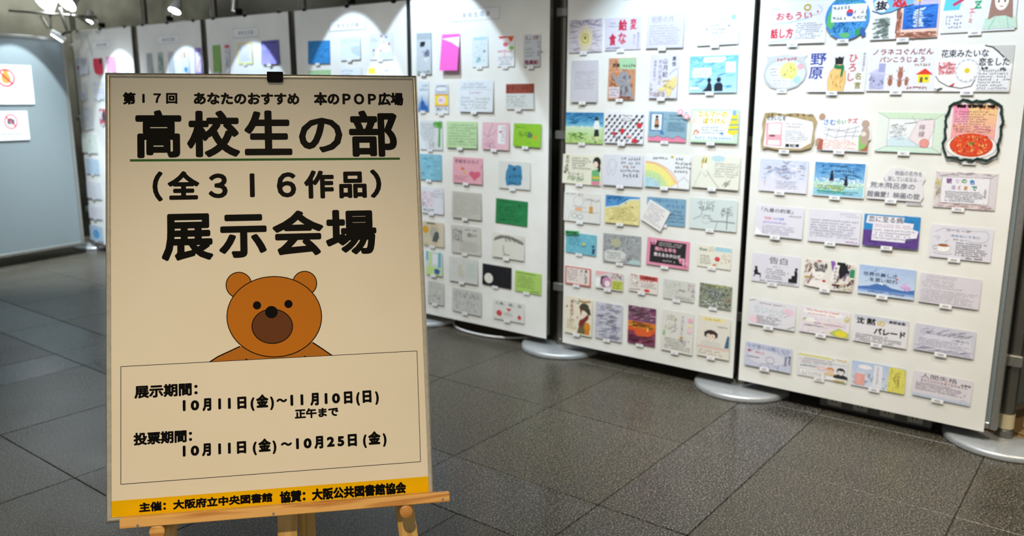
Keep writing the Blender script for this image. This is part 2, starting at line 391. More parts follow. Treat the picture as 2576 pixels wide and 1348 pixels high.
        if v: s.add(v, f, c)
    def N(s, x0, y0, x1, y1, n, cols, w=1.5, ln=8, ang=None):
        """pencil or brush strokes filling an area, inside its edges"""
        v = []; f = []; cc = []; asp = s.h/s.w
        for i in range(n):
            a = math.radians(ang)+random.uniform(-.25, .25) if ang is not None else random.uniform(0, PI)
            L_ = ln*random.uniform(.5, 1)/2; dx, dy = abs(math.cos(a))*L_*asp, math.sin(a)*L_
            px = random.uniform(min(x0+dx, x1), max(x1-dx, x0)); py = random.uniform(min(y0+abs(dy), y1), max(y1-abs(dy), y0))
            px = min(max(px, x0), x1); py = min(max(py, y0), y1)
            X_, Z_ = s.X(px), s.Z(py); ex, ez = math.cos(a)*L_/100*s.h, dy/100*s.h; t = w*random.uniform(.5, 1)/200*s.h; nx, nz = -math.sin(a)*t, math.cos(a)*t; m = len(v)
            v += [(X_-ex+nx, Z_-ez+nz), (X_-ex-nx, Z_-ez-nz), (X_+ex-nx, Z_+ez-nz), (X_+ex+nx, Z_+ez+nz)]; f.append((m, m+1, m+2, m+3))
            cc += [lin(random.choice(cols))]*4
        s.add(v, f, cc)
    def run(s, ops):
        for o in ops: getattr(s, o[0])(*o[1:-1], **o[-1]) if isinstance(o[-1], dict) else getattr(s, o[0])(*o[1:])
    def obj(s, name, mat, parent): return s.m.obj(name, mat, parent)

# ================================================================== the hall
def kind(o): o['kind'] = 'structure'; return o
fl = kind(MB().box(-9.5, -1.5, -.06, 3.0, 5.2, -.006).obj('floor', 'grout')); fl.matrix_world = uvm(0, 0)
TV = []                                              # rows of stone across the hall
v = 1.735
while v > -1.4: TV.append((v-.59, v)); v -= .59
TV.append((1.735, 2.042)); v = 2.042
while v < 4.8: TV.append((v, v+.588)); v += .588
TM = {}
def tile(u0, u1, v0, v1, mat):
    g = .0016; a, b = round(u1-u0, 3), round(v1-v0, 3); k = (a, b, mat)
    if k not in TM: TM[k] = MB().box(g, g, -.02, a-g, b-g, 0, .0012).mesh('tile', mat)
    o = bpy.data.objects.new('tile', TM[k]); COL.objects.link(o); o.parent = fl; o.location = (u0, v0, random.uniform(-.0003, .0003))
for i, (v0, v1) in enumerate(TV):
    row = v1-v0 < .4; far = v0 > 2
    m = 'tile_band' if row else 'tile'
    cols = [(-1.223, -.923, 'tile_band'), (-4.136, -3.844, 'tile_band')]
    u = -.923
    while u < 2.9: cols.append((u, u+.59, m)); u += .59
    u = -4.136
    while u > -9: cols.append((u-.59, u, m)); u -= .59
    if far or row:
        u = -1.223
        while u > -3.84: cols.append((max(u-.59, -3.844), u, m)); u -= .59
    else:
        u = -3.844
        while u < -1.23: cols.append((u, min(u+.578, -1.223), m)); u += .578
    for u0, u1, mm in cols:
        if u1-u0 > .03: tile(u0, u1, v0, v1, mm)
wb = kind(MB().box(-9.5, 4.55, 0, 3.0, 4.7, 3.05).obj('wall_back', 'wall')); wb.matrix_world = uvm(0, 0)
P0A, P0B = Vector((-3.742, 5.951, 0)), Vector((-3.425, 6.553, 0)); D0 = (P0B-P0A).normalized(); N0 = Vector((-D0.y, D0.x, 0))
P0M = lambda s, t, z=0: frame_mat(D0, N0, Vector((0, 0, 1)), P0B+D0*s+N0*t+Vector((0, 0, z)))
wl = kind(MB().box(-6.0, .75, 0, 2.0, .9, 3.0).obj('wall_left', 'wall')); wl.matrix_world = P0M(0, 0)
ce = kind(MB().box(-9.5, -4.0, 3.0, 3.0, 4.7, 3.1).obj('ceiling', 'ceil')); ce.matrix_world = uvm(0, 0)

# ================================================================== display panels, sheets, posts
Z0, Z1 = .075, 1.735
def make_panel(w, h, mw, z0=.075):
    """local x from the left edge, y away from the viewer, z up"""
    r = empty('display_panel', mw); fw = .024
    for x in (0, w-fw): MB().box(x, 0, z0, x+fw, .032, z0+h, .003).obj('stile', 'alu', r)
    for z in (z0, z0+h-fw): MB().box(fw, .001, z, w-fw, .031, z+fw, .003).obj('rail', 'alu', r)
    MB().box(fw, .007, z0+fw, w-fw, .025, z0+h-fw).obj('board', 'board', r)
    return r
PNUM = {1: (-6.82, -5.934), 2: (-5.852, -5.062), 3: (-4.998, -4.151), 4: (-4.092, -3.180), 5: (-3.150, -2.266), 6: (-2.168, -1.296), 7: (-1.271, -.352)}
PDESC = {1: 'grey display panel farthest left in the row, beside the bare panel', 2: 'grey display panel second from the left end of the row',
         3: 'grey display panel of the row standing behind the top centre of the sign', 4: 'grey display panel of the row with the blue card, behind the sign corner',
         5: 'grey display panel just right of the sign, bright pink card on its sheet', 6: 'grey display panel in the middle of the picture, between two round silver feet',
         7: 'nearest grey display panel at the right, its aluminium edge showing'}
SDESC = {1: 'white paper sheet of cards farthest left, next to the bare grey panel', 2: 'white paper sheet with a small purple card and a row of grey cards',
         3: 'white paper sheet with the tall green card behind the sign', 4: 'white paper sheet with the plain blue card and a curved pool of light',
         5: 'white paper sheet with the bright pink card, right beside the sign', 6: 'white paper sheet carrying thirty-four cards in the middle of the picture',
         7: 'nearest white paper sheet with the cards numbered H001 to H032'}
def sheet_mesh(w, h, seed):
    nx, nz = 14, 26; m = MB(); rnd = random.Random(seed); ph = [rnd.uniform(0, 6) for _ in range(4)]
    for side in (0, 1):
        for j in range(nz+1):
            for i in range(nx+1):
                x, z = w*i/nx, h*j/nz
                d = .0007*math.sin(x*9+ph[0]+z*2)+.0006*math.sin(z*7+ph[1]+x*3)
                if side == 0 and False: d = 0
                m.v.append((x, d-.0012+side*.0004, z))
    k = (nx+1)*(nz+1)
    for j in range(nz):
        for i in range(nx):
            a = j*(nx+1)+i; m.f += [(a, a+1, a+nx+2, a+nx+1), (k+a, k+a+nx+1, k+a+nx+2, k+a+1)]
    edge = [i for i in range(nx+1)]+[j*(nx+1)+nx for j in range(1, nz+1)]+[nz*(nx+1)+i for i in range(nx-1, -1, -1)]+[j*(nx+1) for j in range(nz-1, 0, -1)]
    for a, b in zip(edge, edge[1:]+edge[:1]): m.f.append((b, a, k+a, k+b))
    return m
def binder_clip(mw, label):
    r = empty('binder_clip', mw)
    MB().prism([(-.0055, .002), (.0, -.014), (.002, -.014), (.012, .001), (.012, .004), (-.0055, .004)], -.016, .016, 0).obj('clip_body', 'black', r)
    for s_ in (-1, 1):
        y = -.003 if s_ < 0 else .008
        MB().tube([(-.007, y, .003), (-.006, y-.003*1, .018), (.006, y-.003, .018), (.007, y, .003)], .0009, 6).obj('handle', 'alu', r)
    tag(r, label, 'clip', 'black clips along the tops of the sheets'); return r
WHERE = {1: 'farthest left sheet', 2: 'sheet with the small purple card', 3: 'sheet with the tall green card', 4: 'sheet with the plain blue card'}
for k, (a, b) in PNUM.items():
    p = make_panel(b-a-.012+(.045 if k == 7 else 0), 1.66, uvm(a+.006, PV+.004)); tag(p, PDESC[k], 'panel', 'display panels in the long row')
    s = sheet_mesh(b-a, Z1-Z0+.005, k).obj('paper_sheet', 'sheet', None, True); s.matrix_world = uvm(a, PV, Z0-.012)
    tag(s, SDESC[k], 'paper sheet', 'white sheets hung over the panels')
    if k <= 4:
        for q, nm in ((.1, 'left'), (.5, 'middle'), (.9, 'right')):
            binder_clip(uvm(a+(b-a)*q, PV, Z1-.004), 'black clip, %s of three atop the %s' % (nm, WHERE[k]))
    # heading strip glued near the top of the sheet
    if k >= 1:
        cx = (a+b)/2; wd = .30 if k > 3 else .26; zz = {1: 1.645, 2: 1.648, 3: 1.655, 4: 1.655, 5: 1.66, 6: 1.70, 7: 1.70}[k]
        A = Art(wd, .056)
        for q in ((0, 0, 100, 3), (0, 97, 100, 100), (0, 0, .7, 100), (99.3, 0, 100, 100)): A.R(*q, '#9aa0a8')
        for i, ch in enumerate('高校生の部'): A.T(ch, 22+i*12.5, 28, 42, '#8a9098', b=.01)
        o = MB().box(-wd/2, -.0004, -.056, wd/2, 0, 0).obj('title_strip', papermat('#f2f3f4')); o.matrix_world = uvm(cx, PV-.0026, zz)
        A.obj('lettering', 'ink', o)
        tag(o, 'long narrow title strip at the top of the ' + {1: 'farthest left sheet', 2: 'sheet with the small purple card', 3: 'sheet with the tall green card', 4: 'sheet with the plain blue card', 5: 'sheet with the bright pink card', 6: 'middle sheet, cut by the picture edge', 7: 'nearest sheet, above the first cards'}[k], 'title strip', 'title strips')
# bare panels
p = make_panel(1.05, 1.60, P0M(-1.05, 0)); tag(p, 'bare blue-grey display panel at the far left with two notices', 'panel')
R8 = Matrix.Rotation(math.radians(-14), 4, 'Z')
p = make_panel(.9, 1.66, uvm(-.245, PV+.10) @ R8); tag(p, 'bare grey display panel cut off by the right picture edge', 'panel')
p = make_panel(.55, 1.62, uvm(-.405, PV+.06)@Matrix.Rotation(math.radians(68), 4, 'Z'), .05); tag(p, 'folded grey display panel leaning behind the rightmost post', 'panel')

def half_disc(r, t, seg=30):
    """round silver foot cut straight along the back, with a rounded rim"""
    m = MB(); prof = [(r-.006, 0), (r, .004), (r, t*.55), (r-.004, t*.85), (r-.012, t)]
    n = len(prof)
    for rr, z in prof:
        for i in range(seg+1):
            a = PI+PI*i/seg; m.v.append((rr*math.cos(a), rr*math.sin(a), z))
    for k in range(n-1):
        for i in range(seg): a = k*(seg+1)+i; m.f.append((a, a+1, a+seg+2, a+seg+1))
        m.f.append((k*(seg+1)+seg, k*(seg+1), (k+1)*(seg+1), (k+1)*(seg+1)+seg))
    m.f.append(tuple(reversed(range(seg+1)))); m.f.append(tuple((n-1)*(seg+1)+i for i in range(seg+1)))
    return m
def post(u, v, label, r=.022, h=2.45, base=True, rb=.205, tape=False):
    o = empty('panel_post', uvm(u, v))
    MB().lathe([(r, .012), (r, h)], 28).obj('pole', 'pole', o, True)
    if base:
        b = half_disc(rb, .026).obj('foot', 'base', o, True); b.location = (0, .012, 0)
        MB().lathe([(r+.004, .024), (r+.004, .05), (r+.001, .054)], 24).obj('collar', 'pole', o, True)
    for z in (.32, 1.06, 1.62):
        q = MB().box(-.030, -r-.012, z-.02, .030, -r+.006, z+.02, .003).obj('bracket', 'alu', o)
    if tape: MB().lathe([(r+.0006, .06), (r+.0008, .115)], 20).obj('masking_tape', papermat('#c9bd98'), o, True)
    tag(o, label, 'post', 'steel posts between the panels'); return o
PB = PV+.085
post(-5.893, PB, 'steel post between the two farthest left sheets'); post(-5.03, PB, 'steel post left of the tall green card')
post(-4.122, PB, 'steel post between the purple and the plain blue card'); post(-3.165, PB, 'steel post at the upper right corner of the sign')
post(-2.236, PB, 'steel post on a round foot left of the middle sheet'); post(-1.290, PB, 'steel post on a round foot between middle and nearest sheet')
post(-.298, PB+.025, 'thick steel post with masking tape at the right picture edge', .0265, tape=True)
post(-6.93, PB-.02, 'steel post in the corner beside the bare grey panel', rb=.17)
# low socket box, mat and cables on the floor
o = empty('socket_box', uvm(-.945, 3.305, .0)); MB().box(0, 0, .010, .415, .07, .068, .003).obj('housing', 'socketbox', o)
for i in range(4):
    s = MB().box(.03+i*.10, -.002, .020, .085+i*.10, .002, .058, .0008).obj('socket', 'alu', o)
    MB().box(.048+i*.10, -.0032, .032, .051+i*.10, -.0018, .046).obj('slot', 'dark', s); MB().box(.062+i*.10, -.0032, .032, .065+i*.10, -.0018, .046).obj('slot', 'dark', s)
MB().box(0, .004, 0, .415, .066, .010).obj('base_strip', 'dark', o)
tag(o, 'low grey socket box on the floor below the nearest sheet', 'socket box')
o = MB().box(0, 0, 0, .9, .42, .006, .001).obj('floor_mat', 'card_board'); o.matrix_world = uvm(-.46, 3.40, .0005) @ Matrix.Rotation(math.radians(-6), 4, 'Z')
tag(o, 'brown cardboard mat on the floor behind the taped post', 'mat')
def cable(pts, r, label, mat='cable'):
    P_ = []; q = [Vector(p) for p in pts]
    for i in range(len(q)-1):
        p0, p1, p2, p3 = q[max(i-1, 0)], q[i], q[i+1], q[min(i+2, len(q)-1)]
        for k in range(6):
            t = k/6; P_.append(.5*((2*p1)+(p2-p0)*t+(2*p0-5*p1+4*p2-p3)*t*t+(3*p1-p0-3*p2+p3)*t**3))
    P_.append(q[-1]); o = MB().tube(P_, r, 8).obj('cable', mat, None, True); tag(o, label, 'cable'); return o
F = lambda *ps: [floorpt(x, y, .009) for x, y in ps]
cable(F((1142, 800), (1143, 818), (1170, 832), (1230, 845), (1300, 850), (1365, 846)), .0055, 'pale grey cable looping out below the sheet beside the sign', 'whiteplastic')
cable(F((1800, 908), (1762, 921), (1756, 931), (1790, 937), (1835, 938)), .0045, 'short pale cable end below the middle sheet')
cable([uv(-.45, 3.46, .012), uv(-.36, 3.43, .012), uv(-.27, 3.46, .012), uv(-.12, 3.40, .012), uv(.1, 3.43, .012)], .004, 'brown cable winding over the cardboard mat behind the post', 'card_board')
cable([uv(-.12, 3.56, .016), uv(-.13, 3.46, .020), uv(-.10, 3.37, .020), uv(.05, 3.37, .012), uv(.2, 3.42, .012)], .003, 'thin dark cable loop right of the taped post', 'dark')

# ================================================================== clip lamps on the panel tops
def clip_lamp(foot, head, toward, label, rad=.045, col='whiteplastic'):
    """arm from the panel top to a small reflector head"""
    o = empty('clip_lamp', Matrix.Translation(foot)); h = head-foot
    MB().box(-.02, -.015, 0, .02, .016, .035, .004).obj('clamp', 'black', o)
    mid = h*.5+Vector((0, 0, .05)); MB().tube([Vector((0, 0, 0)), mid*.6, mid, h], .005, 8).obj('arm', 'pole', o, True)
    q = (toward-head).normalized().to_track_quat('Z', 'Y').to_matrix().to_4x4()
    s = MB().lathe([(.014, -.05), (.022, -.04), (rad*.8, .0), (rad, .045), (rad-.003, .045), (rad-.008, .03)], 24).obj('shade', col, o, True)
    s.matrix_local = Matrix.Translation(h) @ q
    g = MB().lathe([(rad-.010, .030), (rad-.012, .034)], 24).obj('lamp_glass', 'glow', s)
    tag(o, label, 'lamp', 'lamps clipped over the panels'); return o
def Pw(x, y, v): return hit(x, y, V*v, V)
def lamp_at(i, foot, label, rad):
    u, d, z, tu, tz = LAMPS[i][:5]; return clip_lamp(foot, uv(u, PV-d, z), uv(tu, PV, tz), label, rad)
clip_lamp(uv(-5.45, PV+.018, 1.742), Pw(444, 14, PV+.10), uv(-5.3, PV-.6, .6), 'white clip lamp over the sheet with the small purple card', .045)
clip_lamp(uv(-4.66, PV+.018, 1.742), Pw(590, 10, PV+.10), uv(-4.7, PV-.2, .2), 'small clip lamp over the sheet with the tall green card', .022, 'alu')
clip_lamp(uv(-6.38, PV+.018, 1.742), Pw(226, 42, PV+.08), uv(-6.4, PV-.4, .6), 'white clip lamp over the farthest left sheet', .034)
lamp_at(3, uv(-3.62, PV+.018, 1.742), 'clip lamp on a bent arm over the sheet with the plain blue card', .04)
lamp_at(2, uv(-3.06, PV+.018, 1.742), 'clip lamp on a bent arm over the sheet with the bright pink card', .04)
# twin floodlight on a long bar at the corner
fo = uv(-6.93, PB-.02, 2.0)
o = empty('floodlight_stand', Matrix.Translation(fo))
A_, B_ = deep(22, 26, 6.05)-fo, deep(244, 44, 6.2)-fo
MB().tube([A_, (A_+B_)/2, B_], .010, 8).obj('bar', 'pole', o, True)
for (x, y, vv) in ((118, 0, PV-.30), (172, -2, PV-.36)):
    h = deep(x, y, 6.1)-fo; q = Vector((-.35, -.55, -.55)).normalized().to_track_quat('Z', 'Y').to_matrix().to_4x4()
    s = MB().lathe([(.02, -.10), (.045, -.08), (.062, -.02), (.085, .03), (.083, .032), (.078, .02)], 28).obj('lamp_head', 'whiteplastic', o, True)
    s.matrix_local = Matrix.Translation(h) @ q
    MB().lathe([(.077, .020), (.070, .028), (.03, .036)], 28).obj('lamp_glass', 'glow', s, True)
    MB().tube([h, h+Vector((0, 0, -.09)), h+Vector((.01, .01, -.13))], .007, 8).obj('stem', 'pole', o, True)
for (x, y, x2, y2, vv) in ((104, 40, 122, 70, PV-.3), (150, 20, 170, 80, PV-.2), (128, 20, 128, 74, PV-.3), (195, 40, 226, 62, PV-.34)):
    MB().tube([deep(x, y, 6.12)-fo, deep(x2, y2, 6.14)-fo], .012 if x != 128 else .006, 8).obj('bracket_arm', 'pole', o, True)
tag(o, 'twin bright floodlights on a bar above the far left corner', 'lamp')
o = empty('tube_lamp', Matrix.Translation(deep(147, 90, 6.2)))
dv = (deep(160, 99, 6.22)-deep(134, 82, 6.18)).normalized().to_track_quat('Z', 'Y').to_matrix().to_4x4()
s = MB().lathe([(.012, -.055), (.021, -.05), (.023, .05), (.018, .056)], 20).obj('housing', 'whiteplastic', o, True); s.matrix_local = dv
g = MB().box(-.016, -.026, -.045, .016, -.018, .045).obj('lamp_glass', emit('dim_lamp_glass', (.9, .95, 1), 3), o); g.matrix_local = dv
MB().tube([(.02, .0, 0), (.05, .0, .02), (.085, .02, .03)], .008).obj('arm', 'black', o)
tag(o, 'small white tube lamp leaning at the top of the corner post', 'lamp')

# ================================================================== the sign on its easel
PR, PBK, PU = Vector((.983, .184, -.002)).normalized(), None, Vector((-.053, .295, .954)).normalized()
PR = (PR-PU*PR.dot(PU)).normalized(); PBK = PU.cross(PR)
PC = Vector((-.473, 1.586, .868)) - PU*.4184          # bottom centre of the visible poster face
SM = frame_mat(PR, PBK, PU, PC)
def pl(x, y, off=0):
    p = hit(x, y, PC+PBK*off, PBK)-PC; return p.dot(PR), p.dot(PU)
PW, PH, FWD = .585, .8367, .0092
sg = empty('framed_sign', SM)
MB().box(-PW/2-.004, .0, -.004, PW/2+.004, .0012, PH+.004).obj('poster', 'poster', sg)
MB().box(-PW/2-.003, .0013, -.003, PW/2+.003, .007, PH+.003).obj('backing_board', 'dark', sg)
# rounded aluminium rails with mitred ends
prof = [(0, .001), (0, -.0022), (.0012, -.0036), (.003, -.0045), (.0058, -.0045), (.0080, -.0032), (.0092, -.0008), (.0092, .012), (.0, .012)]
def rail(side):
    m = MB(); k = len(prof); x0, x1, z0, z1 = -PW/2, PW/2, 0, PH
    for e in (0, 1):
        for t, y in prof:
            if side == 'b': m.v.append((x0-t if e == 0 else x1+t, y, z0-t))
            if side == 't': m.v.append((x0-t if e == 0 else x1+t, y, z1+t))
            if side == 'l': m.v.append((x0-t, y, z0-t if e == 0 else z1+t))
            if side == 'r': m.v.append((x1+t, y, z0-t if e == 0 else z1+t))
    m.f += [(i, (i+1) % k, k+(i+1) % k, k+i) for i in range(k)]+[tuple(range(k)), tuple(k+i for i in reversed(range(k)))]
    o = m.obj('frame_rail', 'frame_alu', sg, True)
    return o
for s_ in 'btlr': rail(s_)
BK = '#0c0b09'
def printing(name): a = Art(1, 1, -.0002, .00003); a.union = True; return a
TX = printing('t')
def put(t, lb, rt, b=.045, c=BK, art=None):
    x0, z0 = pl(*lb); x1, z1 = pl(*rt); (art or TX).box_text(t, x0, z0, x1, z1, c, b)
def row(items, xl, yl, xr, yr, em, b=.035, org=(0, 0), sc=1.0):
    """characters of one printed line, each with its own place; natural height on a common baseline"""
    for ch, xa, xb in items:
        xa, xb = org[0]+xa/sc, org[0]+xb/sc; vs = glyphs(ch)[0]
        y0 = yl+(yr-yl)*((xa+xb)/2-xl)/(xr-xl); a, z0 = pl(xa, y0); c_, _ = pl(xb, y0-(yl-yr)/(xr-xl)*0); _, z1 = pl(xa, y0-em)
        e = z1-z0; lo, hi = min(p[1] for p in vs)*e, max(p[1] for p in vs)*e
        if ch == '|': lo, hi = 0, .74*e; h = c_-a; m_ = (a+c_)/2; a, c_ = m_-.5*h, m_+.5*h
        TX.box_text(ch, a, z0+lo, c_, z0+hi, BK, b/max((hi-lo)/e, .3))
put('第', (309, 263), (341, 232), .05); put('|', (358, 259), (364, 236), .09); put('７', (386, 259), (405, 235), .05); put('回', (418, 261), (446, 234), .05)
put('あなたのおすすめ', (487.5, 263), (752.6, 234), .05); put('本のＰＯＰ広場', (790, 265), (1014, 233), .05)
for ch, lb, rt in (('高', (341, 398), (456, 277)), ('校', (471, 396), (602, 278)), ('生', (616, 391), (733, 278)), ('の', (753, 384), (860, 296)), ('部', (880, 395), (997, 278)),
                   ('（', (384, 507), (409, 431)), ('全', (422, 503), (501, 430)), ('３', (525, 499), (572, 436)), ('|', (629, 496), (640, 436)), ('６', (697, 497), (744, 433)),
                   ('作', (766, 500), (839, 428)), ('品', (854, 499), (921, 431)), ('）', (933, 498), (958, 426)),
                   ('展', (407, 657), (535, 536)), ('示', (552, 650), (670, 538)), ('会', (687, 645), (812, 528)), ('場', (821, 642), (945, 526))):
    put(ch, lb, rt, .036 if rt[1] < 400 or lb[1] > 520 else .042)
put('展示期間：', (338, 1003), (497, 961.5)); put('正午まで', (742, 1054), (851, 1022), .05); put('投票期間：', (336, 1121), (483, 1079.5))
O_, S_ = (240, 660), 1.96
row([('|', 431, 445), ('0', 470, 512), ('月', 528, 572), ('|', 606, 620), ('|', 654, 668), ('日', 700, 745), ('(', 765, 785), ('金', 793, 854), (')', 862, 881), ('〜', 893, 946), ('|', 962, 976), ('|', 1012, 1026),
     ('月', 1060, 1102), ('|', 1131, 1145), ('0', 1167, 1207), ('日', 1226, 1268), ('(', 1286, 1304), ('日', 1318, 1362), (')', 1380, 1398)], 463, 1034, 935, 1010.5, 37, .050, O_, S_)
row([('|', 431, 445), ('0', 470, 512), ('月', 526, 570), ('|', 606, 620), ('|', 654, 668), ('日', 698, 744), ('(', 776, 796), ('金', 804, 866), (')', 874, 893), ('〜', 915, 970), ('|', 990, 1004), ('0', 1027, 1067),
     ('月', 1080, 1124), ('2', 1142, 1180), ('5', 1194, 1228), ('日', 1245, 1290), ('(', 1320, 1338), ('金', 1346, 1407), (')', 1418, 1436)], 463, 1148.5, 898, 1120, 37, .050, O_, S_)
TX.obj('lettering', 'print', sg)['label'] = 'black Japanese lettering'
A = printing('u')
def seg(a, b, wpx, c, art):
    (x0, z0), (x1, z1) = pl(*a), pl(*b); art.add([(x0, z0-wpx/2/1300), (x1, z1-wpx/2/1300), (x1, z1+wpx/2/1300), (x0, z0+wpx/2/1300)], [(0, 1, 2, 3)], c)
seg((327, 403.5), (1006, 399), 6, '#3c6a35', A); A.obj('underline', 'print', sg)['label'] = 'green underline'
A = printing('y'); (x0, z0), (x1, z1) = pl(282, 1260.5), pl(1078, 1198)
A.add([(-PW/2, 0), (PW/2, 0), (PW/2, z1), (-PW/2, z0)], [(0, 1, 2, 3)], '#f7c000'); A.obj('yellow_band', 'print', sg)['label'] = 'yellow band along the bottom'
A = Art(1, 1, -.0004, .00003); A.union = True
put('主催：大阪府立中央図書館', (350, 1289), (685, 1238), .052, BK, A); put('協賛：大阪公共図書館協会', (704, 1266), (1021, 1211), .052, BK, A)
A.obj('band_lettering', 'print', sg)
A = printing('box')
cs = [pl(304, 922), pl(1049, 882.5), pl(1058, 1161), pl(304, 1218)]
for a, b in zip(cs, cs[1:]+cs[:1]):
    dx, dz = b[0]-a[0], b[1]-a[1]; l = math.hypot(dx, dz); t = .00055; nx, nz = -dz/l*t, dx/l*t
    A.add([(a[0]+nx, a[1]+nz), (a[0]-nx, a[1]-nz), (b[0]-nx, b[1]-nz), (b[0]+nx, b[1]+nz)], [(0, 1, 2, 3)], '#2a2830')
A.obj('box_outline', 'print', sg)['label'] = 'thin dark outline around the dates'
# the bear: outline first, then fill, shape by shape
A = printing('bear')
def ell(cx, cy, rx, ry, c, ol=2.3, n=48, rot=0):
    for k, col in ((ol, BK), (0, c)) if ol else ((0, c),):
        pts = [pl(cx+(rx+k)*math.cos(2*PI*i/n), cy+(ry+k)*math.sin(2*PI*i/n)) for i in range(n)]; A.add(pts, [tuple(range(n))], col)
def pg(pts, c): A.add([pl(*p) for p in pts], [tuple(range(len(pts)))], c)
BR, BR2 = '#c8781f', '#bd7425'
body = [(528, 910), (545, 900), (604, 872), (640, 858), (745, 858), (788, 862), (812, 879), (835, 894)]
pg(body, BR2)
def ln(pts, wpx, c=BK):
    q = [pl(*p) for p in pts]; v_ = []; f_ = []; r = wpx/2600
    for a, b in zip(q, q[1:]):
        dx, dz = b[0]-a[0], b[1]-a[1]; l = math.hypot(dx, dz); nx, nz = -dz/l*r, dx/l*r; n = len(v_)
        v_ += [(a[0]+nx, a[1]+nz), (a[0]-nx, a[1]-nz), (b[0]-nx, b[1]-nz), (b[0]+nx, b[1]+nz)]; f_.append((n, n+1, n+2, n+3))
    A.add(v_, f_, c)
ln([(528, 910), (548, 897), (604, 871)], 3); ln([(786, 861), (812, 878), (835, 894)], 3)
pg([(616, 904.8), (620, 901.5), (624, 904.6)], BK); pg([(763, 897.6), (767, 894.5), (771, 897.2)], BK)
ell(601, 717, 31, 31, BR); ell(766.5, 712.5, 29, 29, BR); ell(690, 796.5, 118, 100, BR)
ell(685, 820.7, 50, 42, '#6d4025'); ell(683, 785, 16, 15.5, BK, 0); ell(646.6, 768, 10.3, 10.3, BK, 0); ell(725.7, 764.6, 10.3, 10.3, BK, 0)
A.obj('bear_drawing', 'print', sg)['label'] = 'brown cartoon bear looking over the date box'
tag(sg, 'framed cream poster with large black lettering and a bear, on the easel', 'sign')
# clip on the frame top
(x0, z0), (x1, z1) = pl(672, 207, -.006), pl(711.5, 181.5, -.006)
ck = empty('poster_clip', SM @ Matrix.Translation(((x0+x1)/2, 0, PH)))
w2 = (x1-x0)/2; zb, zt = z0-PH, z1-PH
MB().prism([(-w2, zt), (-w2, zb+.004), (-w2+.0012, zb+.0012), (-w2+.004, zb), (w2-.004, zb), (w2-.0012, zb+.0012), (w2, zb+.004), (w2, zt)], -.0085, -.0048, 1).obj('front_plate', 'black', ck)
MB().prism([(-.0085, zt), (-.0085, zt-.003), (.014, zt-.003), (.014, zt)], -w2, w2, 0).obj('top_plate', 'black', ck)
MB().prism([(.0122, zt), (.0122, zb+.004), (.0145, zb+.004), (.0145, zt)], -w2, w2, 0).obj('rear_plate', 'black', ck)
tag(ck, 'black clip gripping the top rail of the framed sign', 'clip')
# easel
es = empty('easel', frame_mat(PR, PBK, PU, PC)); 
xl, zl = pl(300, 1308, -.026); xr, zr = pl(1131, 1236, -.026); _, zlb = pl(300, 1332, -.026); _, zrb = pl(1131, 1261, -.026)
zt, zb = (zl+zr)/2, (zlb+zrb)/2
MB().box(xl, -.026, zb, xr, -.0052, zt, .0012).obj('lip_rail', 'wood_x', es)
MB().box(xl+.002, -.0050, zb, xr-.002, .030, -.0097, .0012).obj('shelf_rail', 'wood_x', es)
def bar(name, xa, za, xb, zb_, wd, y0, y1, mat='wood_z'):
    m = MB(); d = Vector((xb-xa, 0, zb_-za)); L_ = d.length; m.box(-wd/2, y0, 0, wd/2, y1, L_, .0015)
    o = m.obj(name, mat, es); q = Vector((0, 0, 1)).rotation_difference(d.normalized()).to_matrix().to_4x4()
    o.matrix_local = Matrix.Translation((xa, 0, za)) @ q; return o
def zfloor(x, y): return -(PC.z+PR.z*x+PBK.z*y)/PU.z
y_ = .032
ax, az = pl(1017.5, 1272, y_); bx, bz = pl(1028, 1348, y_); sl = (bx-ax)/(bz-az)
zt_ = .80; zf = zfloor(0, y_)+.005; zf2 = zf
bar('leg', ax+sl*(zf-az), zf, ax+sl*(zt_-az), zt_, .037, y_, y_+.022)
cx_, cz_ = pl(416, 1325, y_); bar('leg', cx_-sl*(zf-cz_), zf, cx_-sl*(zt_-cz_), zt_, .037, y_, y_+.022)
mx_, mz_ = pl(722, 1320, .032); MB().box(mx_-.0185, .032, -.30, mx_+.0185, .052, .82, .0015).obj('mast', 'wood_z', es)
xm = ax+sl*(.60-az); MB().box(-abs(xm)-.02, .054, .58, abs(xm)+.02, .074, .62, .0015).obj('crossbar', 'wood_x', es)
# rear prop, from behind the crossbar down to the floor
rx_, rz_ = pl(773, 1335, .20)
top = Vector((mx_+.02, .080, .66)); thr = Vector((rx_, .20, rz_)); d = (thr-top).normalized()
k = 0
while (SM @ (top+d*k)).z > .008: k += .01
foot = top+d*k
o = MB().box(-.017, -.010, 0, .017, .010, k, .0015).obj('rear_leg', 'wood_z', es)
zx = -d; xx = Vector((1, 0, 0)); xx = (xx-zx*xx.dot(zx)).normalized(); yy = zx.cross(xx); o.matrix_local = frame_mat(xx, yy, zx, foot)
for (px, py, rr) in ((395, 1338, .0135), (1021.7, 1286, .0123)):
    x, z = pl(px, py, -.022); k = MB().lathe([(rr-.002, -.024), (rr, -.0225), (rr, -.012), (rr-.0015, -.010), (.005, -.009), (.005, .031)], 32, (x, z), 1).obj('peg', 'wood_k', es, True)
for (px, py) in ((346, 1322), (688, 1292.5), (1114, 1256.5)):
    x, z = pl(px, py, -.026); MB().lathe([(.0022, -.0268), (.0026, -.0262), (.0026, -.0255)], 10, (x, z), 1).obj('screw_head', 'alu', es)
tag(es, 'pine easel with round pegs holding the framed sign', 'easel')

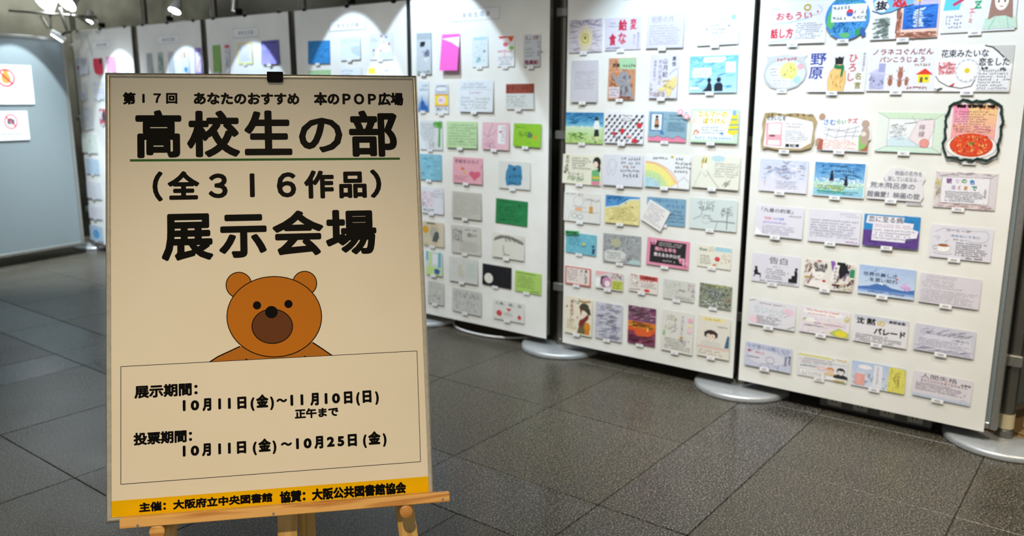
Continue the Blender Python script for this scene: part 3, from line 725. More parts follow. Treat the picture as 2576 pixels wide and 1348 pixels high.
# ================================================================== the notices on the bare panel
def notice(x0, y0, x1, y1, label, ops):
    n = -N0
    a, b = hit(x0, y0, P0B+n*.002, n), hit(x1, y1, P0B+n*.002, n)
    s0, s1 = (a-P0B).dot(D0), (b-P0B).dot(D0); w_, h_ = abs(s1-s0), a.z-b.z
    o = MB().box(-w_/2, -.0004, -h_, w_/2, 0, 0).obj('notice', papermat('#f0f3f5')); o.matrix_world = P0M((s0+s1)/2, -.0008, a.z)
    A = Art(w_, h_); A.run(ops); A.obj('printing', 'ink', o); tag(o, label, 'notice'); return o
ban = lambda cx, cy, r, asp: [('O', cx, cy, r*asp, r, 5, '#c9303f'), ('L', [(cx-r*asp*.7, cy+r*.7), (cx+r*asp*.7, cy-r*.7)], 5, '#c9303f')]
notice(-62, 160, 88, 262, 'upper white notice on the bare panel, orange hand in a red ring',
       [('E', 51, 66, 9, 14, '#e8923a'), ('P', [(44, 66), (47, 84), (51, 88), (56, 84), (58, 66)], '#e8923a')]+ban(51, 67, 21, .72)+
       [('W', 22, 30, 78, 43, 1, '#c03a58'), ('W', 12, 18, 88, 30, 1, '#b04a8a'), ('W', 12, 7, 88, 16, 1, '#8a55b0')])
notice(-24, 280, 76, 351, 'lower white notice on the bare panel, camera in a red ring',
       [('R', 42, 55, 62, 72, '#333a44'), ('E', 52, 63, 5, 6, '#8a99a8'), ('R', 47, 72, 56, 76, '#333a44')]+ban(52, 64, 24, .70)+[('W', 14, 14, 86, 28, 1, '#666677')])

# ================================================================== the cards
CARDN = [0]
RRECT = [(0, 1), (1, 0), (99, 0), (100, 1), (100, 99), (99, 100), (1, 100), (0, 99)]
def circ(n=36, rx=50, ry=50): return [(50+rx*math.cos(2*PI*i/n), 50+ry*math.sin(2*PI*i/n)) for i in range(n)]
def card(pn, x0, y0, x1, y1, bg, label, ops, num='~', shape=None, rot=None, tilt=None, numat=.45, lift=.0032, gr=None):
    (u0, z0), (u1, z1) = wallpt(x0, y0), wallpt(x1, y1); w_, h_ = u1-u0, z0-z1
    rnd = random.Random(int(x0*7+y0)); random.seed(int(x0*3+y0))
    sh = shape or RRECT; m = MB().prism([((x/100-.5)*w_, (y/100-1)*h_) for x, y in sh], -.0004, 0, 1)
    o = m.obj('pop_card', papermat(bg))
    t = math.radians(tilt if tilt is not None else rnd.uniform(.5, 2.6)); rz = math.radians(rot if rot is not None else rnd.uniform(-.8, .8))
    o.matrix_world = uvm((u0+u1)/2, PV-lift, z0) @ Matrix.Rotation(rz, 4, 'Y') @ Matrix.Rotation(-t, 4, 'X')
    A = Art(w_, h_); A.run(ops)
    if A.m.v: A.obj('drawing', 'ink', o)
    if num:
        tw, th = (.040, .0145) if pn == 7 else (.036, .013); cx = (numat-.5)*w_; zz = -h_
        g = MB().box(cx-tw/2, -.0017, zz-th*.82, cx+tw/2, -.0013, zz+th*.18).obj('number_slip', papermat('#f4f4f6'), o)
        B = Art(1, 1, -.0017)
        if num != '~': B.box_text(num, cx-tw*.24, zz-th*.60, cx+tw*.24, zz-th*.05, '#4a4e6a', .02)
        else:
            for k in range(4): B.box_text('8', cx-tw*.2+k*tw*.11, zz-th*.52, cx-tw*.13+k*tw*.11, zz-th*.12, '#6a6e86', .0)
        B.obj('number', 'ink', g)
    tag(o, label, 'card', {7: 'handmade cards on the nearest sheet', 6: 'handmade cards on the middle sheet', 5: 'handmade cards on the sheet beside the sign'}.get(pn, 'handmade cards on the distant sheets'))
    CARDN[0] += 1; return o
def txt(c='#555a6a', x0=6, y0=8, x1=94, y1=70, n=6): return ('W', x0, y0, x1, y1, n, c)
def person(x, y, s, c, asp=.7):     # small standing silhouette
    return [('E', x, y+s*.86, s*.11*asp, s*.12, c), ('P', [(x-s*.14*asp, y+s*.3), (x-s*.12*asp, y+s*.72), (x+s*.12*asp, y+s*.72), (x+s*.16*asp, y+s*.3), (x+s*.2*asp, y+s*.12), (x-s*.2*asp, y+s*.12)], c),
            ('R', x-s*.09*asp, y, x-s*.02*asp, y+s*.2, c), ('R', x+s*.03*asp, y, x+s*.10*asp, y+s*.2, c)]
def bust(x, y, s, skin, hair, cloth, asp=.7, long=False, ln='#5a4a48'):
    r = [('P', [(x-s*.55*asp, y), (x-s*.5*asp, y+s*.25), (x-s*.16*asp, y+s*.40), (x+s*.16*asp, y+s*.40), (x+s*.5*asp, y+s*.25), (x+s*.55*asp, y)], cloth),
         ('R', x-s*.09*asp, y+s*.33, x+s*.09*asp, y+s*.52, skin), ('E', x, y+s*.74, s*.31*asp, s*.29, hair)]
    if long: r.append(('P', [(x-s*.33*asp, y+s*.76), (x-s*.40*asp, y+s*.22), (x-s*.16*asp, y+s*.30), (x+s*.16*asp, y+s*.30), (x+s*.40*asp, y+s*.22), (x+s*.33*asp, y+s*.76)], hair))
    r += [('E', x, y+s*.66, s*.225*asp, s*.235, skin), ('P', [(x-s*.25*asp, y+s*.70), (x-s*.22*asp, y+s*.93), (x+s*.22*asp, y+s*.93), (x+s*.25*asp, y+s*.70), (x+s*.1*asp, y+s*.78), (x-s*.02*asp, y+s*.72), (x-s*.12*asp, y+s*.79)], hair),
          ('E', x-s*.10*asp, y+s*.64, s*.028*asp, s*.035, ln), ('E', x+s*.10*asp, y+s*.64, s*.028*asp, s*.035, ln), ('L', [(x-s*.05*asp, y+s*.52), (x+s*.05*asp, y+s*.52)], s*.018, '#b06a60')]
    return r
def flower(x, y, r, c, cc, asp=.7, n=12):
    o = [('E', x, y, r*asp*.98, r*.98, '#d3dae4')]
    for i in range(n):
        a = 2*PI*i/n; b = a+PI/n; o.append(('P', [(x, y), (x+r*asp*.75*math.cos(a-.2), y+r*.75*math.sin(a-.2)), (x+r*asp*math.cos(a), y+r*math.sin(a)), (x+r*asp*.75*math.cos(a+.2), y+r*.75*math.sin(a+.2))], c))
    return o+[('E', x, y, r*.22*asp, r*.22, cc)]
W_ = '#e8e8ef'; LV = '#e3e1ee'

# ---- nearest sheet, H001 to H032
card(7, 1938, 17, 2077, 107, W_, 'white card numbered H001 with red brush lettering and blue underlines',
     [('T', 'おもうい', 13, 62, 20, '#cf2b45', 62, .035), ('L', [(10, 52), (45, 57), (72, 66)], 2.5, '#9cc4e8'), ('T', '話し方', 5, 14, 27, '#cf2b45', 40, .04), ('L', [(4, 6), (25, 7), (46, 14)], 2.5, '#9cc4e8'),
      ('W', 48, 10, 94, 54, 8, '#565a6c'), ('W', 2, 88, 18, 98, 2, '#8f98b5'), ('O', 78, 84, 13, 12, 1, '#9a9aa8', 200, 420), ('E', 84, 80, 1.6, 2.4, '#c02a35'), ('O', 66, 92, 5, 7, 4, '#e5c52a')], 'H001')
card(7, 2082, -9, 2185, 98, '#3f8fd8', 'round earth-shaped card numbered H002 with a white label across it',
     [('N', 12, 12, 88, 85, 160, ['#4aa0e8', '#3583cc', '#56aee8'], 5, 18), ('P', [(6, 55), (4, 35), (14, 24), (22, 34), (20, 55), (28, 66), (14, 72)], '#58b86a'), ('P', [(60, 80), (78, 82), (92, 62), (94, 44), (82, 48), (74, 62)], '#58b86a'),
      ('E', 48, 10, 12, 6, '#62b873'), ('P', [(70, 20), (84, 28), (90, 20), (78, 8), (70, 10)], '#2c9a58'), ('P', [(84, 28), (90, 24), (96, 10), (88, 6), (80, 16)], '#2f5fae'), ('R', 14, 40, 92, 79, '#eef2f6'),
      ('E', 55, 60, 8, 8.5, '#e03a48'), ('P', [(47, 60), (63, 60), (61, 53), (55, 51.5), (49, 53)], '#2a62c0'), ('W', 17, 43, 46, 54, 1, '#555'), ('W', 62, 43, 90, 66, 2, '#556'), ('W', 17, 66, 50, 77, 1, '#334'),
      ('T', 'KOREA', 22, 84, 8, '#2b8a7a', 50, .03), ('E', 26, 96, 5, 6, '#e87aa8')], 'H002', circ())
card(7, 2199, -22, 2357, 94, W_, 'card numbered H003 with a blue night sea seen through a brown window frame',
     [('R', 38, 0, 100, 100, '#e8c8bc'), ('N', 38, 0, 100, 12, 80, ['#c98a76', '#b9765f', '#d49a86'], 3, 16, 0), ('N', 38, 0, 46, 80, 60, ['#c98a76', '#b9765f'], 3, 14, 90), ('G', 48, 18, 98, 66, '#1c5fc0', '#2a7ad8'), ('G', 48, 66, 98, 84, '#c9c0ea', '#b0a0dc'),
      ('N', 50, 20, 96, 64, 120, ['#1a52b0', '#2f86e0', '#1c62c8'], 2.5, 12, 0), ('N', 62, 22, 80, 60, 60, ['#cfe6f8', '#eaf6fc'], 2, 8, 0), ('E', 70, 78, 5, 6, '#f2cf50'), ('R', 70, 18, 71.2, 76, '#7a4636'),
      ('P', [(0, 78), (6, 58), (14, 52), (30, 55), (40, 62), (60, 70), (64, 84), (50, 100), (0, 100)], '#6fb4e6'), ('P', [(2, 76), (8, 58), (18, 56), (26, 66), (20, 82), (8, 84)], '#f4f4f8'),
      ('T', '恋', 30, 64, 30, '#d83040', 22, .05), ('T', '抜', 5, 60, 20, '#1c1c24', 18, .05), ('L', [(0, 60), (14, 52), (30, 55), (42, 62), (62, 68)], 2, '#222'), ('N', 2, 3, 30, 44, 40, ['#8a9c92', '#a8b4ac', '#6c7a74'], 5, 16, 15)], 'H003', numat=.5)
card(7, 2375, -30, 2551, 76, W_, 'card numbered H004 with green letters K and Z and a girl with long brown hair',
     [('P', [(2, 50), (24, 50), (32, 100), (6, 100)], '#5fc8ee'), ('P', [(16, 58), (30, 70), (28, 76), (14, 64)], '#c8385c'), ('P', [(30, 82), (40, 90), (38, 97), (28, 88)], '#c8385c'), ('T', 'K', 45, 74, 18, '#2ba070', 8, .05), ('T', 'Z', 44, 50, 17, '#2ba070', 10, .05), ('L', [(46, 62), (52, 56)], 2, '#2ba070'),
      ('V', 'エーミ', 38, 52, 11, '#d84a62', .03), ('W', 6, 8, 30, 40, 4, '#8a98b0')]+bust(80, 4, 92, '#f4e8e0', '#a07a6e', '#c4dfd0', .44, True)+[('L', [(66, 4), (74, 30)], 1, '#7ab89a'), ('L', [(92, 4), (88, 30)], 1, '#7ab89a')], 'H004', numat=.48)
bowl = [(8, 88), (3, 62), (0, 42), (5, 22), (16, 8), (34, 1), (60, 0), (80, 8), (94, 26), (100, 46), (97, 70), (92, 84), (100, 96), (84, 92), (50, 100), (20, 96), (2, 96)]
card(7, 1924, 138, 2028, 226, '#c3c8cb', 'round grey card numbered H005 shaped like a goldfish bowl', [('E', 50, 46, 46, 42, '#d0d5d7'), ('E', 58, 52, 20, 26, '#e5e08a'), ('N', 42, 30, 76, 74, 50, ['#e8dc70', '#c9d890', '#d8cc60'], 3, 9),
     ('R', 14, 36, 38, 66, W_), ('R', 20, 8, 40, 32, W_), ('R', 43, 10, 62, 32, W_), ('E', 78, 28, 9, 10, '#a8cfe0'), ('E', 84, 64, 7, 8, '#e0a8b8'), ('W', 15, 38, 37, 64, 3, '#778'), ('W', 21, 10, 39, 30, 3, '#889'), ('W', 44, 12, 61, 30, 3, '#889'), ('W', 28, 78, 72, 92, 1, '#d05068'), ('O', 50, 45, 47, 43, 1, '#9aa4a8')], 'H005', bowl)
card(7, 2037, 132, 2176, 231, W_, 'card numbered H006 with blue and red vertical lettering around a figure seen from behind',
     [('T', '野', 3, 67, 30, '#2b3f98', 28, .025), ('T', '原', 2, 32, 31, '#2b3f98', 25, .025), ('V', 'ひろし', 70, 94, 23, '#c84a52', .02), ('T', '名', 82, 30, 17, '#9a9440', None, .02), ('T', '言', 82, 8, 17, '#9a9440', None, .02), ('V', '読んだ本のこと', 93, 96, 6.5, '#444a5a'),
      ('P', [(38, 2), (36, 30), (40, 52), (47, 62), (58, 62), (66, 50), (67, 26), (64, 2)], '#ecc078'), ('N', 40, 4, 63, 50, 60, ['#e0ae60', '#f2cc8c'], 2, 14, 90), ('L', [(38, 2), (36, 30), (40, 52), (47, 62), (58, 62), (66, 50), (67, 26), (64, 2)], .8, '#8a6a40'),
      ('R', 49, 62, 58, 70, '#f0cfa0'), ('P', [(45, 60), (46, 68), (54, 66), (62, 67), (63, 60), (61, 38), (57, 38), (58, 56), (50, 57)], '#2a7a48'), ('P', [(47, 68), (46, 86), (50, 84), (53, 88), (57, 85), (61, 88), (60, 68)], '#1a1a20')], 'H006')
card(7, 2190, 122, 2352, 229, W_, 'card numbered H007 with dark red lettering, brown cats and a red-roofed yellow house',
     [('T', 'ノラネコぐんだん', 5, 83, 14, '#8c2f3c', 88, .03), ('T', 'パンこうじょう', 16, 66, 13, '#8c2f3c', 66, .03), ('R', 4, 4, 26, 44, '#b9bce0'), ('P', [(0, 40), (14, 52), (30, 38)], '#c9cbe6'), ('R', 16, 44, 26, 64, '#a4a8d6'), ('N', 2, 4, 26, 40, 50, ['#a4a8d6', '#c0c2e2'], 3, 9),
      ('R', 75, 20, 91, 38, '#f0e020'), ('P', [(71, 38), (84, 52), (96, 38)], '#e03828'), ('R', 78, 20, 82, 32, '#6a5a30'), ('R', 85, 26, 89, 32, '#5a7a48')]+
     sum([[('E', x, y+s*.5, s*.16, s*.42, '#a86a58'), ('E', x, y+s, s*.14, s*.18, '#b07868'), ('P', [(x-s*.12, y+s*1.1), (x-s*.1, y+s*1.32), (x-s*.02, y+s*1.16)], '#a86a58'), ('P', [(x+s*.12, y+s*1.1), (x+s*.1, y+s*1.32), (x+s*.02, y+s*1.16)], '#a86a58'), ('L', [(x-s*.24, y+s*.9), (x, y+s*.6), (x+s*.24, y+s*.9)], 1, '#8a5a50')] for x, y, s in ((35, 10, 22), (49, 26, 24), (49, 8, 20), (59, 12, 17))], [])+
     [('W', 68, 56, 92, 64, 1, '#a08878'), ('W', 60, 4, 90, 13, 1, '#b06878')], 'H007')
card(7, 2363, 118, 2540, 230, '#f4f3f6', 'card numbered H008 with black brush lettering, a big daisy and pink blossoms',
     [('P', [(66, 100), (84, 84), (96, 60), (100, 60), (100, 100)], '#c9cac8'), ('L', [(62, 100), (72, 96), (80, 86), (88, 74)], 3, '#44484c'), ('T', '花束みたいな', 4, 75, 18, '#3c4050', 64, .025), ('T', '恋をした', 56, 56, 18, '#3c4050', 40, .025)]+
     flower(42, 46, 27, '#ffffff', '#e6c81e', .62, 14)+[('O', 42, 46, 15, 24, .8, '#b4bcc8'), ('N', 2, 38, 26, 66, 110, ['#f0a0a8', '#e88894', '#f6bcc0'], 4, 5), ('L', [(0, 34), (6, 22), (18, 12), (36, 7), (50, 12), (54, 26)], 1.6, '#333'),
      ('P', [(20, 12), (27, 20), (26, 12)], '#c82a38'), ('R', 56, 3, 99, 50, '#e8e8ee'), ('W', 57, 4, 98, 48, 7, '#4a4e5c'), ('N', 60, 46, 70, 54, 14, ['#555', '#888', '#333'], 3, 5), ('N', 84, 44, 94, 52, 14, ['#444', '#777'], 3, 5), ('N', 0, 0, 14, 8, 14, ['#444', '#666'], 2, 6)], 'H008')
rag = [(3, 2), (14, 5), (30, 1), (52, 0), (75, 1), (93, 9), (98, 30), (96, 52), (100, 78), (94, 93), (78, 97), (60, 99), (40, 96), (20, 100), (4, 98), (0, 70), (3, 50), (0, 26)]
card(7, 1920, 282, 2051, 381, '#b09a70', 'torn brown cardboard card numbered H009 with white paper pasted on',
     [('N', 2, 4, 94, 95, 80, ['#a08a60', '#c0aa80'], 3, 12), ('P', [(6, 10), (30, 6), (74, 6), (92, 22), (94, 60), (92, 76), (60, 86), (30, 92), (8, 84)], '#efeff2'), ('N', 4, 90, 94, 97, 40, ['#8c7a50', '#6c5c3a'], 3, 8, 80), ('P', [(10, 12), (8, 72), (38, 74), (40, 10)], '#e9a9b4'), ('R', 13, 42, 36, 70, '#f2f2f4'), ('R', 16, 36, 26, 40, '#3a2a2a'), ('R', 14, 14, 36, 26, '#f0eef0'),
      ('T', 'せかいじを', 8, 78, 13, '#3c3c44', 36, .03), ('W', 44, 58, 84, 74, 2, '#a08890'), ('W', 44, 22, 90, 54, 6, '#8a8e98'), ('T', '重松清', 46, 9, 9, '#222', 26, .04)], 'H009', rag)
bearc = [(10, 0), (96, 0), (92, 22), (100, 34), (98, 55), (94, 78), (86, 86), (80, 78), (80, 90), (14, 92), (10, 100), (2, 94), (6, 70), (8, 40), (0, 30), (4, 14)]
card(7, 2060, 282, 2190, 382, W_, 'cut-out card numbered H010 with cobweb lines and small bears at its edges',
     [('T', 'さむ', 12, 66, 15, '#3b78c8', 22, .03), ('T', 'らい', 36, 70, 12, '#4a9a4a', 16, .03), ('T', 'ケズ', 55, 72, 14, '#d04a38', 18, .03)]+[('L', [(14, y), (34, y-10+(i % 2)*14), (58, y-4), (78, y+6-(i % 3)*5)], .7, '#555') for i, y in enumerate((60, 52, 44))]+
     [('L', [(x, 28), (x+6, 62)], .7, '#555') for x in (18, 36, 52, 66)]+[('R', 10, 5, 78, 30, '#f6e6e2'), ('W', 12, 6, 77, 29, 5, '#a0606a'), ('R', 80, 2, 96, 28, '#a8684a'), ('P', [(80, 2), (78, 40), (86, 52), (92, 40), (96, 24), (90, 10)], '#8ac06a'), ('E', 89, 42, 8, 24, '#b8a090'), ('E', 88, 72, 7, 10, '#b8a090'), ('E', 86, 46, 5, 6, '#e0d8d0'), ('E', 6, 22, 6, 10, '#b09078'), ('E', 8, 88, 6, 9, '#b09078'), ('P', [(3, 0), (14, 2), (14, 28), (8, 30)], '#b05a4a')], 'H010', bearc)
card(7, 2210, 282, 2369, 386, '#e6ece8', 'pale green card numbered H011 drawn like a room with a tilted book and an apple',
     [('P', [(0, 100), (100, 100), (86, 84), (18, 84)], '#cfe4cc'), ('P', [(0, 0), (100, 0), (86, 14), (18, 14)], '#cfe8da'), ('P', [(100, 0), (100, 100), (86, 84), (86, 14)], '#d8e8d8'), ('R', 18, 14, 86, 84, '#eceff2'), ('P', [(18, 14), (70, 14), (60, 36), (30, 40), (18, 32)], '#cfe4ee')]+
     [('L', q, .8, '#8a9490') for q in ([(0, 0), (18, 14), (86, 14), (100, 0)], [(0, 100), (18, 84), (86, 84), (100, 100)], [(18, 14), (18, 84)], [(86, 14), (86, 84)], [(52, 90), (58, 78), (82, 86)])]+[('P', [(50, 34), (62, 80), (84, 84), (86, 60), (78, 20), (70, 14)], '#ecdfe4'), ('L', [(50, 34), (62, 80), (84, 84), (86, 60), (78, 20), (70, 14), (50, 34)], .8, '#a08a94'), ('V', '檸檬', 64, 72, 17, '#9a8a98', .01), ('E', 74, 24, 7, 11, '#e89a94'), ('O', 74, 24, 7, 11, .8, '#a05a54'), ('L', [(22, 66), (32, 70)], 1.4, '#444'), ('L', [(42, 72), (60, 76)], 1.2, '#666'), ('N', 20, 30, 46, 70, 60, ['#b4bcc4', '#9aa4ac', '#c8d0d4'], 1, 12)], 'H011')
yarn = []
for i in range(44):
    a = 2*PI*i/44; r = 1+.035*math.sin(i*4.1)+.02*math.sin(i*7.3)
    px, py = math.cos(a), math.sin(a); k = (abs(px)**5+abs(py)**5)**(-.2); yarn.append((50+47*px*k*r, 50+47.5*py*k*r))
o12 = card(7, 2383, 250, 2514, 408, '#efe6e8', 'tall card numbered H012 edged with dark green yarn above a bowl of red stew',
     [('G', 13, 34, 88, 92, '#f0a0a8', '#f4d088'), ('G', 13, 60, 40, 92, '#f0b0b8', '#ef86b0'), ('N', 14, 40, 87, 58, 60, ['#ee98a8', '#f0b49a'], 2, 8), ('W', 16, 46, 84, 82, 9, '#8a3a50'), ('W', 56, 82, 86, 90, 1, '#c03a3a'), ('N', 18, 86, 86, 92, 60, ['#1c1a18', '#3a1a14'], 3, 6, 90),
      ('E', 50, 24, 44, 20, '#f2f0ee'), ('O', 50, 24, 44, 20, .8, '#888'), ('E', 50, 26, 37, 19.5, '#c8441e'), ('E', 50, 27, 34.5, 17.8, '#dc4420'), ('N', 22, 12, 78, 42, 130, ['#f06a2a', '#e03a1c', '#f59a48', '#c8281a', '#f7b070'], 3.2, 4.2), ('N', 46, 25, 55, 31, 14, ['#3a8a3a', '#5aa848'], 1.6, 4)], 'H012', yarn, tilt=1, numat=.5)
wy = (wallpt(2514, 408)[0]-wallpt(2383, 250)[0]); hy = wallpt(2383, 250)[1]-wallpt(2514, 408)[1]
pts = [((x/100-.5)*wy, -.004+.002*math.sin(i*2.4), (y/100-1)*hy) for i, (x, y) in enumerate(yarn)]; pts.append(pts[0])
m = MB()
for j, off in enumerate((0, 1.7, 3.3)):
    q = [(p[0]+.0022*math.sin(i*1.9+off), p[1]-.001*j, p[2]+.0022*math.cos(i*1.7+off)) for i, p in enumerate(pts)]; q[-1] = q[0]; m.tube(q, .0030, 6)
m.obj('yarn_edge', noisy('dark_green_yarn', '#0a2420', '#1d4a40', 300, .9), o12, True)
card(7, 1915, 399, 2030, 487, '#dcdff0', 'pale blue cloudy card numbered H013, leftmost below the torn cardboard one', [('G', 0, 0, 100, 100, '#e6e3f0', '#ccd6f0'), ('N', 4, 40, 96, 98, 90, ['#d6dcf2', '#c6d2ee', '#e8e6f4'], 7, 22, 0), ('T', '読み終わり', 24, 62, 9, '#8e96ba', 34), ('T', 'ありがとう', 42, 46, 9, '#8e96ba', 34), ('V', 'だから君に', 10, 56, 8, '#c8c0b0'), ('V', 'さよならと', 90, 96, 8, '#c8c0b0'), ('W', 36, 10, 80, 36, 4, '#a4a8c4')], 'H013')
card(7, 2050, 405, 2174, 499, '#eef2f2', 'card numbered H014 with two children standing in white flowers under a blue sky',
     [('G', 2, 40, 98, 98, '#8cc4ea', '#3a86c8'), ('N', 3, 50, 97, 97, 110, ['#5a9ed6', '#3a82c2', '#76b4e2'], 3, 20, 0), ('G', 2, 2, 98, 42, '#8ecbe8', '#a8d8c8'), ('N', 3, 24, 97, 54, 190, ['#ffffff', '#f2f6fa', '#d8e6c8', '#ffffff'], 4, 4), ('N', 3, 18, 60, 34, 40, ['#cfe050', '#8ac04a', '#e8e86a'], 3, 8, 0), ('L', [(10, 14), (64, 12)], 4, '#3ab08a')]+
     person(36, 42, 34, '#101c38')+person(64, 30, 32, '#101c38')+[('L', [(54, 54), (60, 50)], 2, '#101c38'), ('W', 16, 84, 64, 94, 1, '#1c3a70'), ('W', 40, 70, 84, 80, 1, '#1c3a70'), ('W', 56, 60, 86, 68, 1, '#1c3a70'), ('W', 10, 20, 80, 34, 2, '#4a7a30'), ('W', 10, 6, 90, 18, 2, '#3a6a90')], 'H014')
card(7, 2186, 416, 2323, 508, '#e6e4ea', 'grey speech-bubble card numbered H015 made of three stacked word shapes',
     [('L', [(30, 56), (100, 62)], .8, '#99a'), ('T', '映画の名作を', 48, 74, 15, '#777a88', 46, .015), ('T', '探しているなら', 36, 57, 14, '#777a88', 50, .015), ('T', '荒木飛呂彦の', 6, 34, 18, '#6a6d7c', 78, .015), ('T', '超偏愛！映画の掟', 2, 6, 18, '#6a6d7c', 92, .02)], 'H015', [(2, 0), (96, 0), (100, 16), (98, 34), (96, 52), (100, 68), (98, 82), (56, 100), (40, 96), (28, 68), (34, 54), (8, 46), (2, 28), (0, 14)])
card(7, 2281, 508, 2321, 518, W_, 'tiny white author slip glued beside number H015', [('T', '荒木飛呂彦著', 6, 22, 55, '#444', 86, .02)], None)
card(7, 2356, 430, 2502, 530, '#e9e2e8', 'card numbered H016 with a drawn wooden picture frame and coloured title',
     [('R', 0, 0, 100, 100, '#dcd4da'), ('N', 0, 0, 100, 14, 50, ['#dcc4c4', '#d0bcc0', '#e4d4d4'], 4, 24, 0), ('N', 0, 86, 100, 100, 40, ['#d4ccd2', '#e0d8dc'], 4, 24, 0), ('N', 0, 14, 12, 86, 30, ['#d8d0c8', '#e4dcd0'], 4, 24, 90), ('N', 2, 60, 10, 78, 10, ['#e4d890'], 4, 10), ('R', 11, 14, 88, 86, '#ecebf4')]+
     [('L', q, .7, '#8e868e') for q in ([(0, 0), (11, 14)], [(0, 100), (11, 86)], [(100, 0), (88, 14)], [(100, 100), (88, 86)], [(11, 14), (88, 14), (88, 86), (11, 86), (11, 14)])]+
     [('T', '彼', 18, 68, 15, '#7a3a90', None, .04), ('T', 'せ', 32, 70, 11, '#c8c0e0', None, .02), ('T', 'の', 43, 70, 12, '#3a9a48', None, .04), ('T', '色', 56, 68, 13, '#2a86d0', None, .04), ('T', '届', 27, 52, 11, '#c0b8d8', None, .02), ('T', 'く', 38, 52, 11, '#d05a3a', None, .03), ('T', 'ま', 48, 52, 11, '#d8962a', None, .03), ('T', 'で', 60, 52, 12, '#2a9a78', None, .04), ('W', 18, 18, 80, 48, 6, '#5a5e70'), ('V', '文石色', 80, 56, 8, '#555')], 'H016', numat=.42)
card(7, 1904, 514, 2019, 601, LV, 'lavender-white card numbered H017 with black handwriting and a curled lower left corner', [('T', '「九番の約束」', 12, 78, 14, '#4a4a58', 66, .02), ('W', 70, 66, 96, 74, 1, '#6a6a78'), ('T', '「約束」', 18, 54, 9, '#e07a9a', 18, .02), ('T', '七十五時', 38, 54, 9, '#7a8ae0', 22, .02), ('W', 16, 40, 74, 50, 1, '#9a8ae0'), ('W', 16, 6, 84, 36, 5, '#a2a4b8'), ('P', [(0, 0), (20, 2), (4, 26)], '#f6f6fa')], 'H017', tilt=3)
card(7, 2038, 524, 2161, 617, LV, 'plain lavender card numbered H018 filled with thin grey lines of writing', [('W', 60, 80, 95, 94, 2, '#a8a8bc')]+[('L', [(4+i % 2, 68-i*7.5), (96-(i*13 % 30), 67-i*7.5)], .6, '#b2b2c6') for i in range(7)]+[('W', 3, 14, 97, 72, 7, '#a0a2b6'), ('W', 74, 3, 96, 10, 1, '#90a')], 'H018')
card(7, 2176, 536, 2309, 628, '#2b87c8', 'card numbered H019, blue above and purple below with white torn text strips', [('R', 0, 0, 100, 50, '#5b3c8c'), ('N', 0, 0, 100, 49, 90, ['#5b3c8c', '#4e3280', '#6a4c9a'], 3, 24, 0), ('N', 0, 51, 100, 100, 70, ['#2b87c8', '#3492d4', '#227ab8'], 3, 24, 0), ('P', [(4, 72), (6, 96), (72, 95), (70, 80), (89, 78), (88, 60), (98, 56), (96, 34), (78, 30), (76, 17), (16, 18), (17, 70)], '#e9e7f2'),
      ('T', '恋に至る病', 8, 76, 19, '#4a4654', 62, .015), ('W', 18, 60, 86, 72, 2, '#b07a98'), ('W', 18, 22, 92, 56, 4, '#8a86a4')], 'H019')
card(7, 2346, 563, 2492, 660, LV, 'card numbered H020 with a cup of coffee, curling steam and small black handwriting',
     [('T', 'コーヒーが', 24, 82, 7.5, '#3c3438', 40, .03), ('T', '冷めないうちに', 32, 66, 8, '#4a7ab0', 48, .02), ('W', 36, 56, 50, 63, 1, '#444'), ('E', 22, 30, 12, 13, '#f6f4f6'), ('E', 22, 38, 11, 5.5, '#efe9e6'), ('E', 22, 38, 9.5, 4.2, '#a06038'), ('O', 22, 30, 12, 13, .8, '#8a8088'), ('O', 9, 30, 4, 6, 1, '#8a8088'), ('O', 22, 16, 15, 5, .8, '#8a8088', 180, 360),
      ('L', [(14, 50), (10, 58), (16, 62), (10, 66), (4, 60)], .8, '#8ab0c8'), ('L', [(28, 44), (24, 52), (30, 56)], .8, '#8ab0c8'), ('O', 84, 74, 9, 17, .8, '#8ab0c8', -90, 90), ('L', [(6, 78), (20, 92), (34, 88), (50, 94), (66, 88), (84, 91)], .8, '#b0b8c8'), ('L', [(48, 56), (58, 60), (70, 54), (84, 57)], .8, '#8ab0c8'), ('W', 42, 10, 94, 52, 7, '#33333c'), ('W', 60, 2, 97, 10, 1, '#222')], 'H020', numat=.42)
card(7, 1895, 634, 2010, 721, LV, 'white card numbered H021 with the large grey title and two black silhouettes', [('T', '告白', 36, 68, 24, '#77767e', 38, .02), ('W', 44, 56, 60, 62, 1, '#777')]+[('P', [(4, 34), (6, 30), (4, 16), (6, 16), (8, 24), (18, 24), (18, 14), (20, 14), (20, 30), (14, 32), (12, 46), (8, 46)], '#15151a'), ('E', 9, 50, 3, 4.5, '#15151a')]+
     [('P', [(78, 10), (96, 10), (96, 44), (94, 54), (89, 52), (90, 36), (84, 34), (84, 24), (78, 24)], '#15151a'), ('E', 93, 58, 3, 4.5, '#15151a'), ('W', 30, 30, 76, 52, 3, '#4a4a54'), ('W', 30, 14, 70, 28, 2, '#4a4a54'), ('W', 18, 2, 92, 11, 1, '#4a4a54')], 'H021')
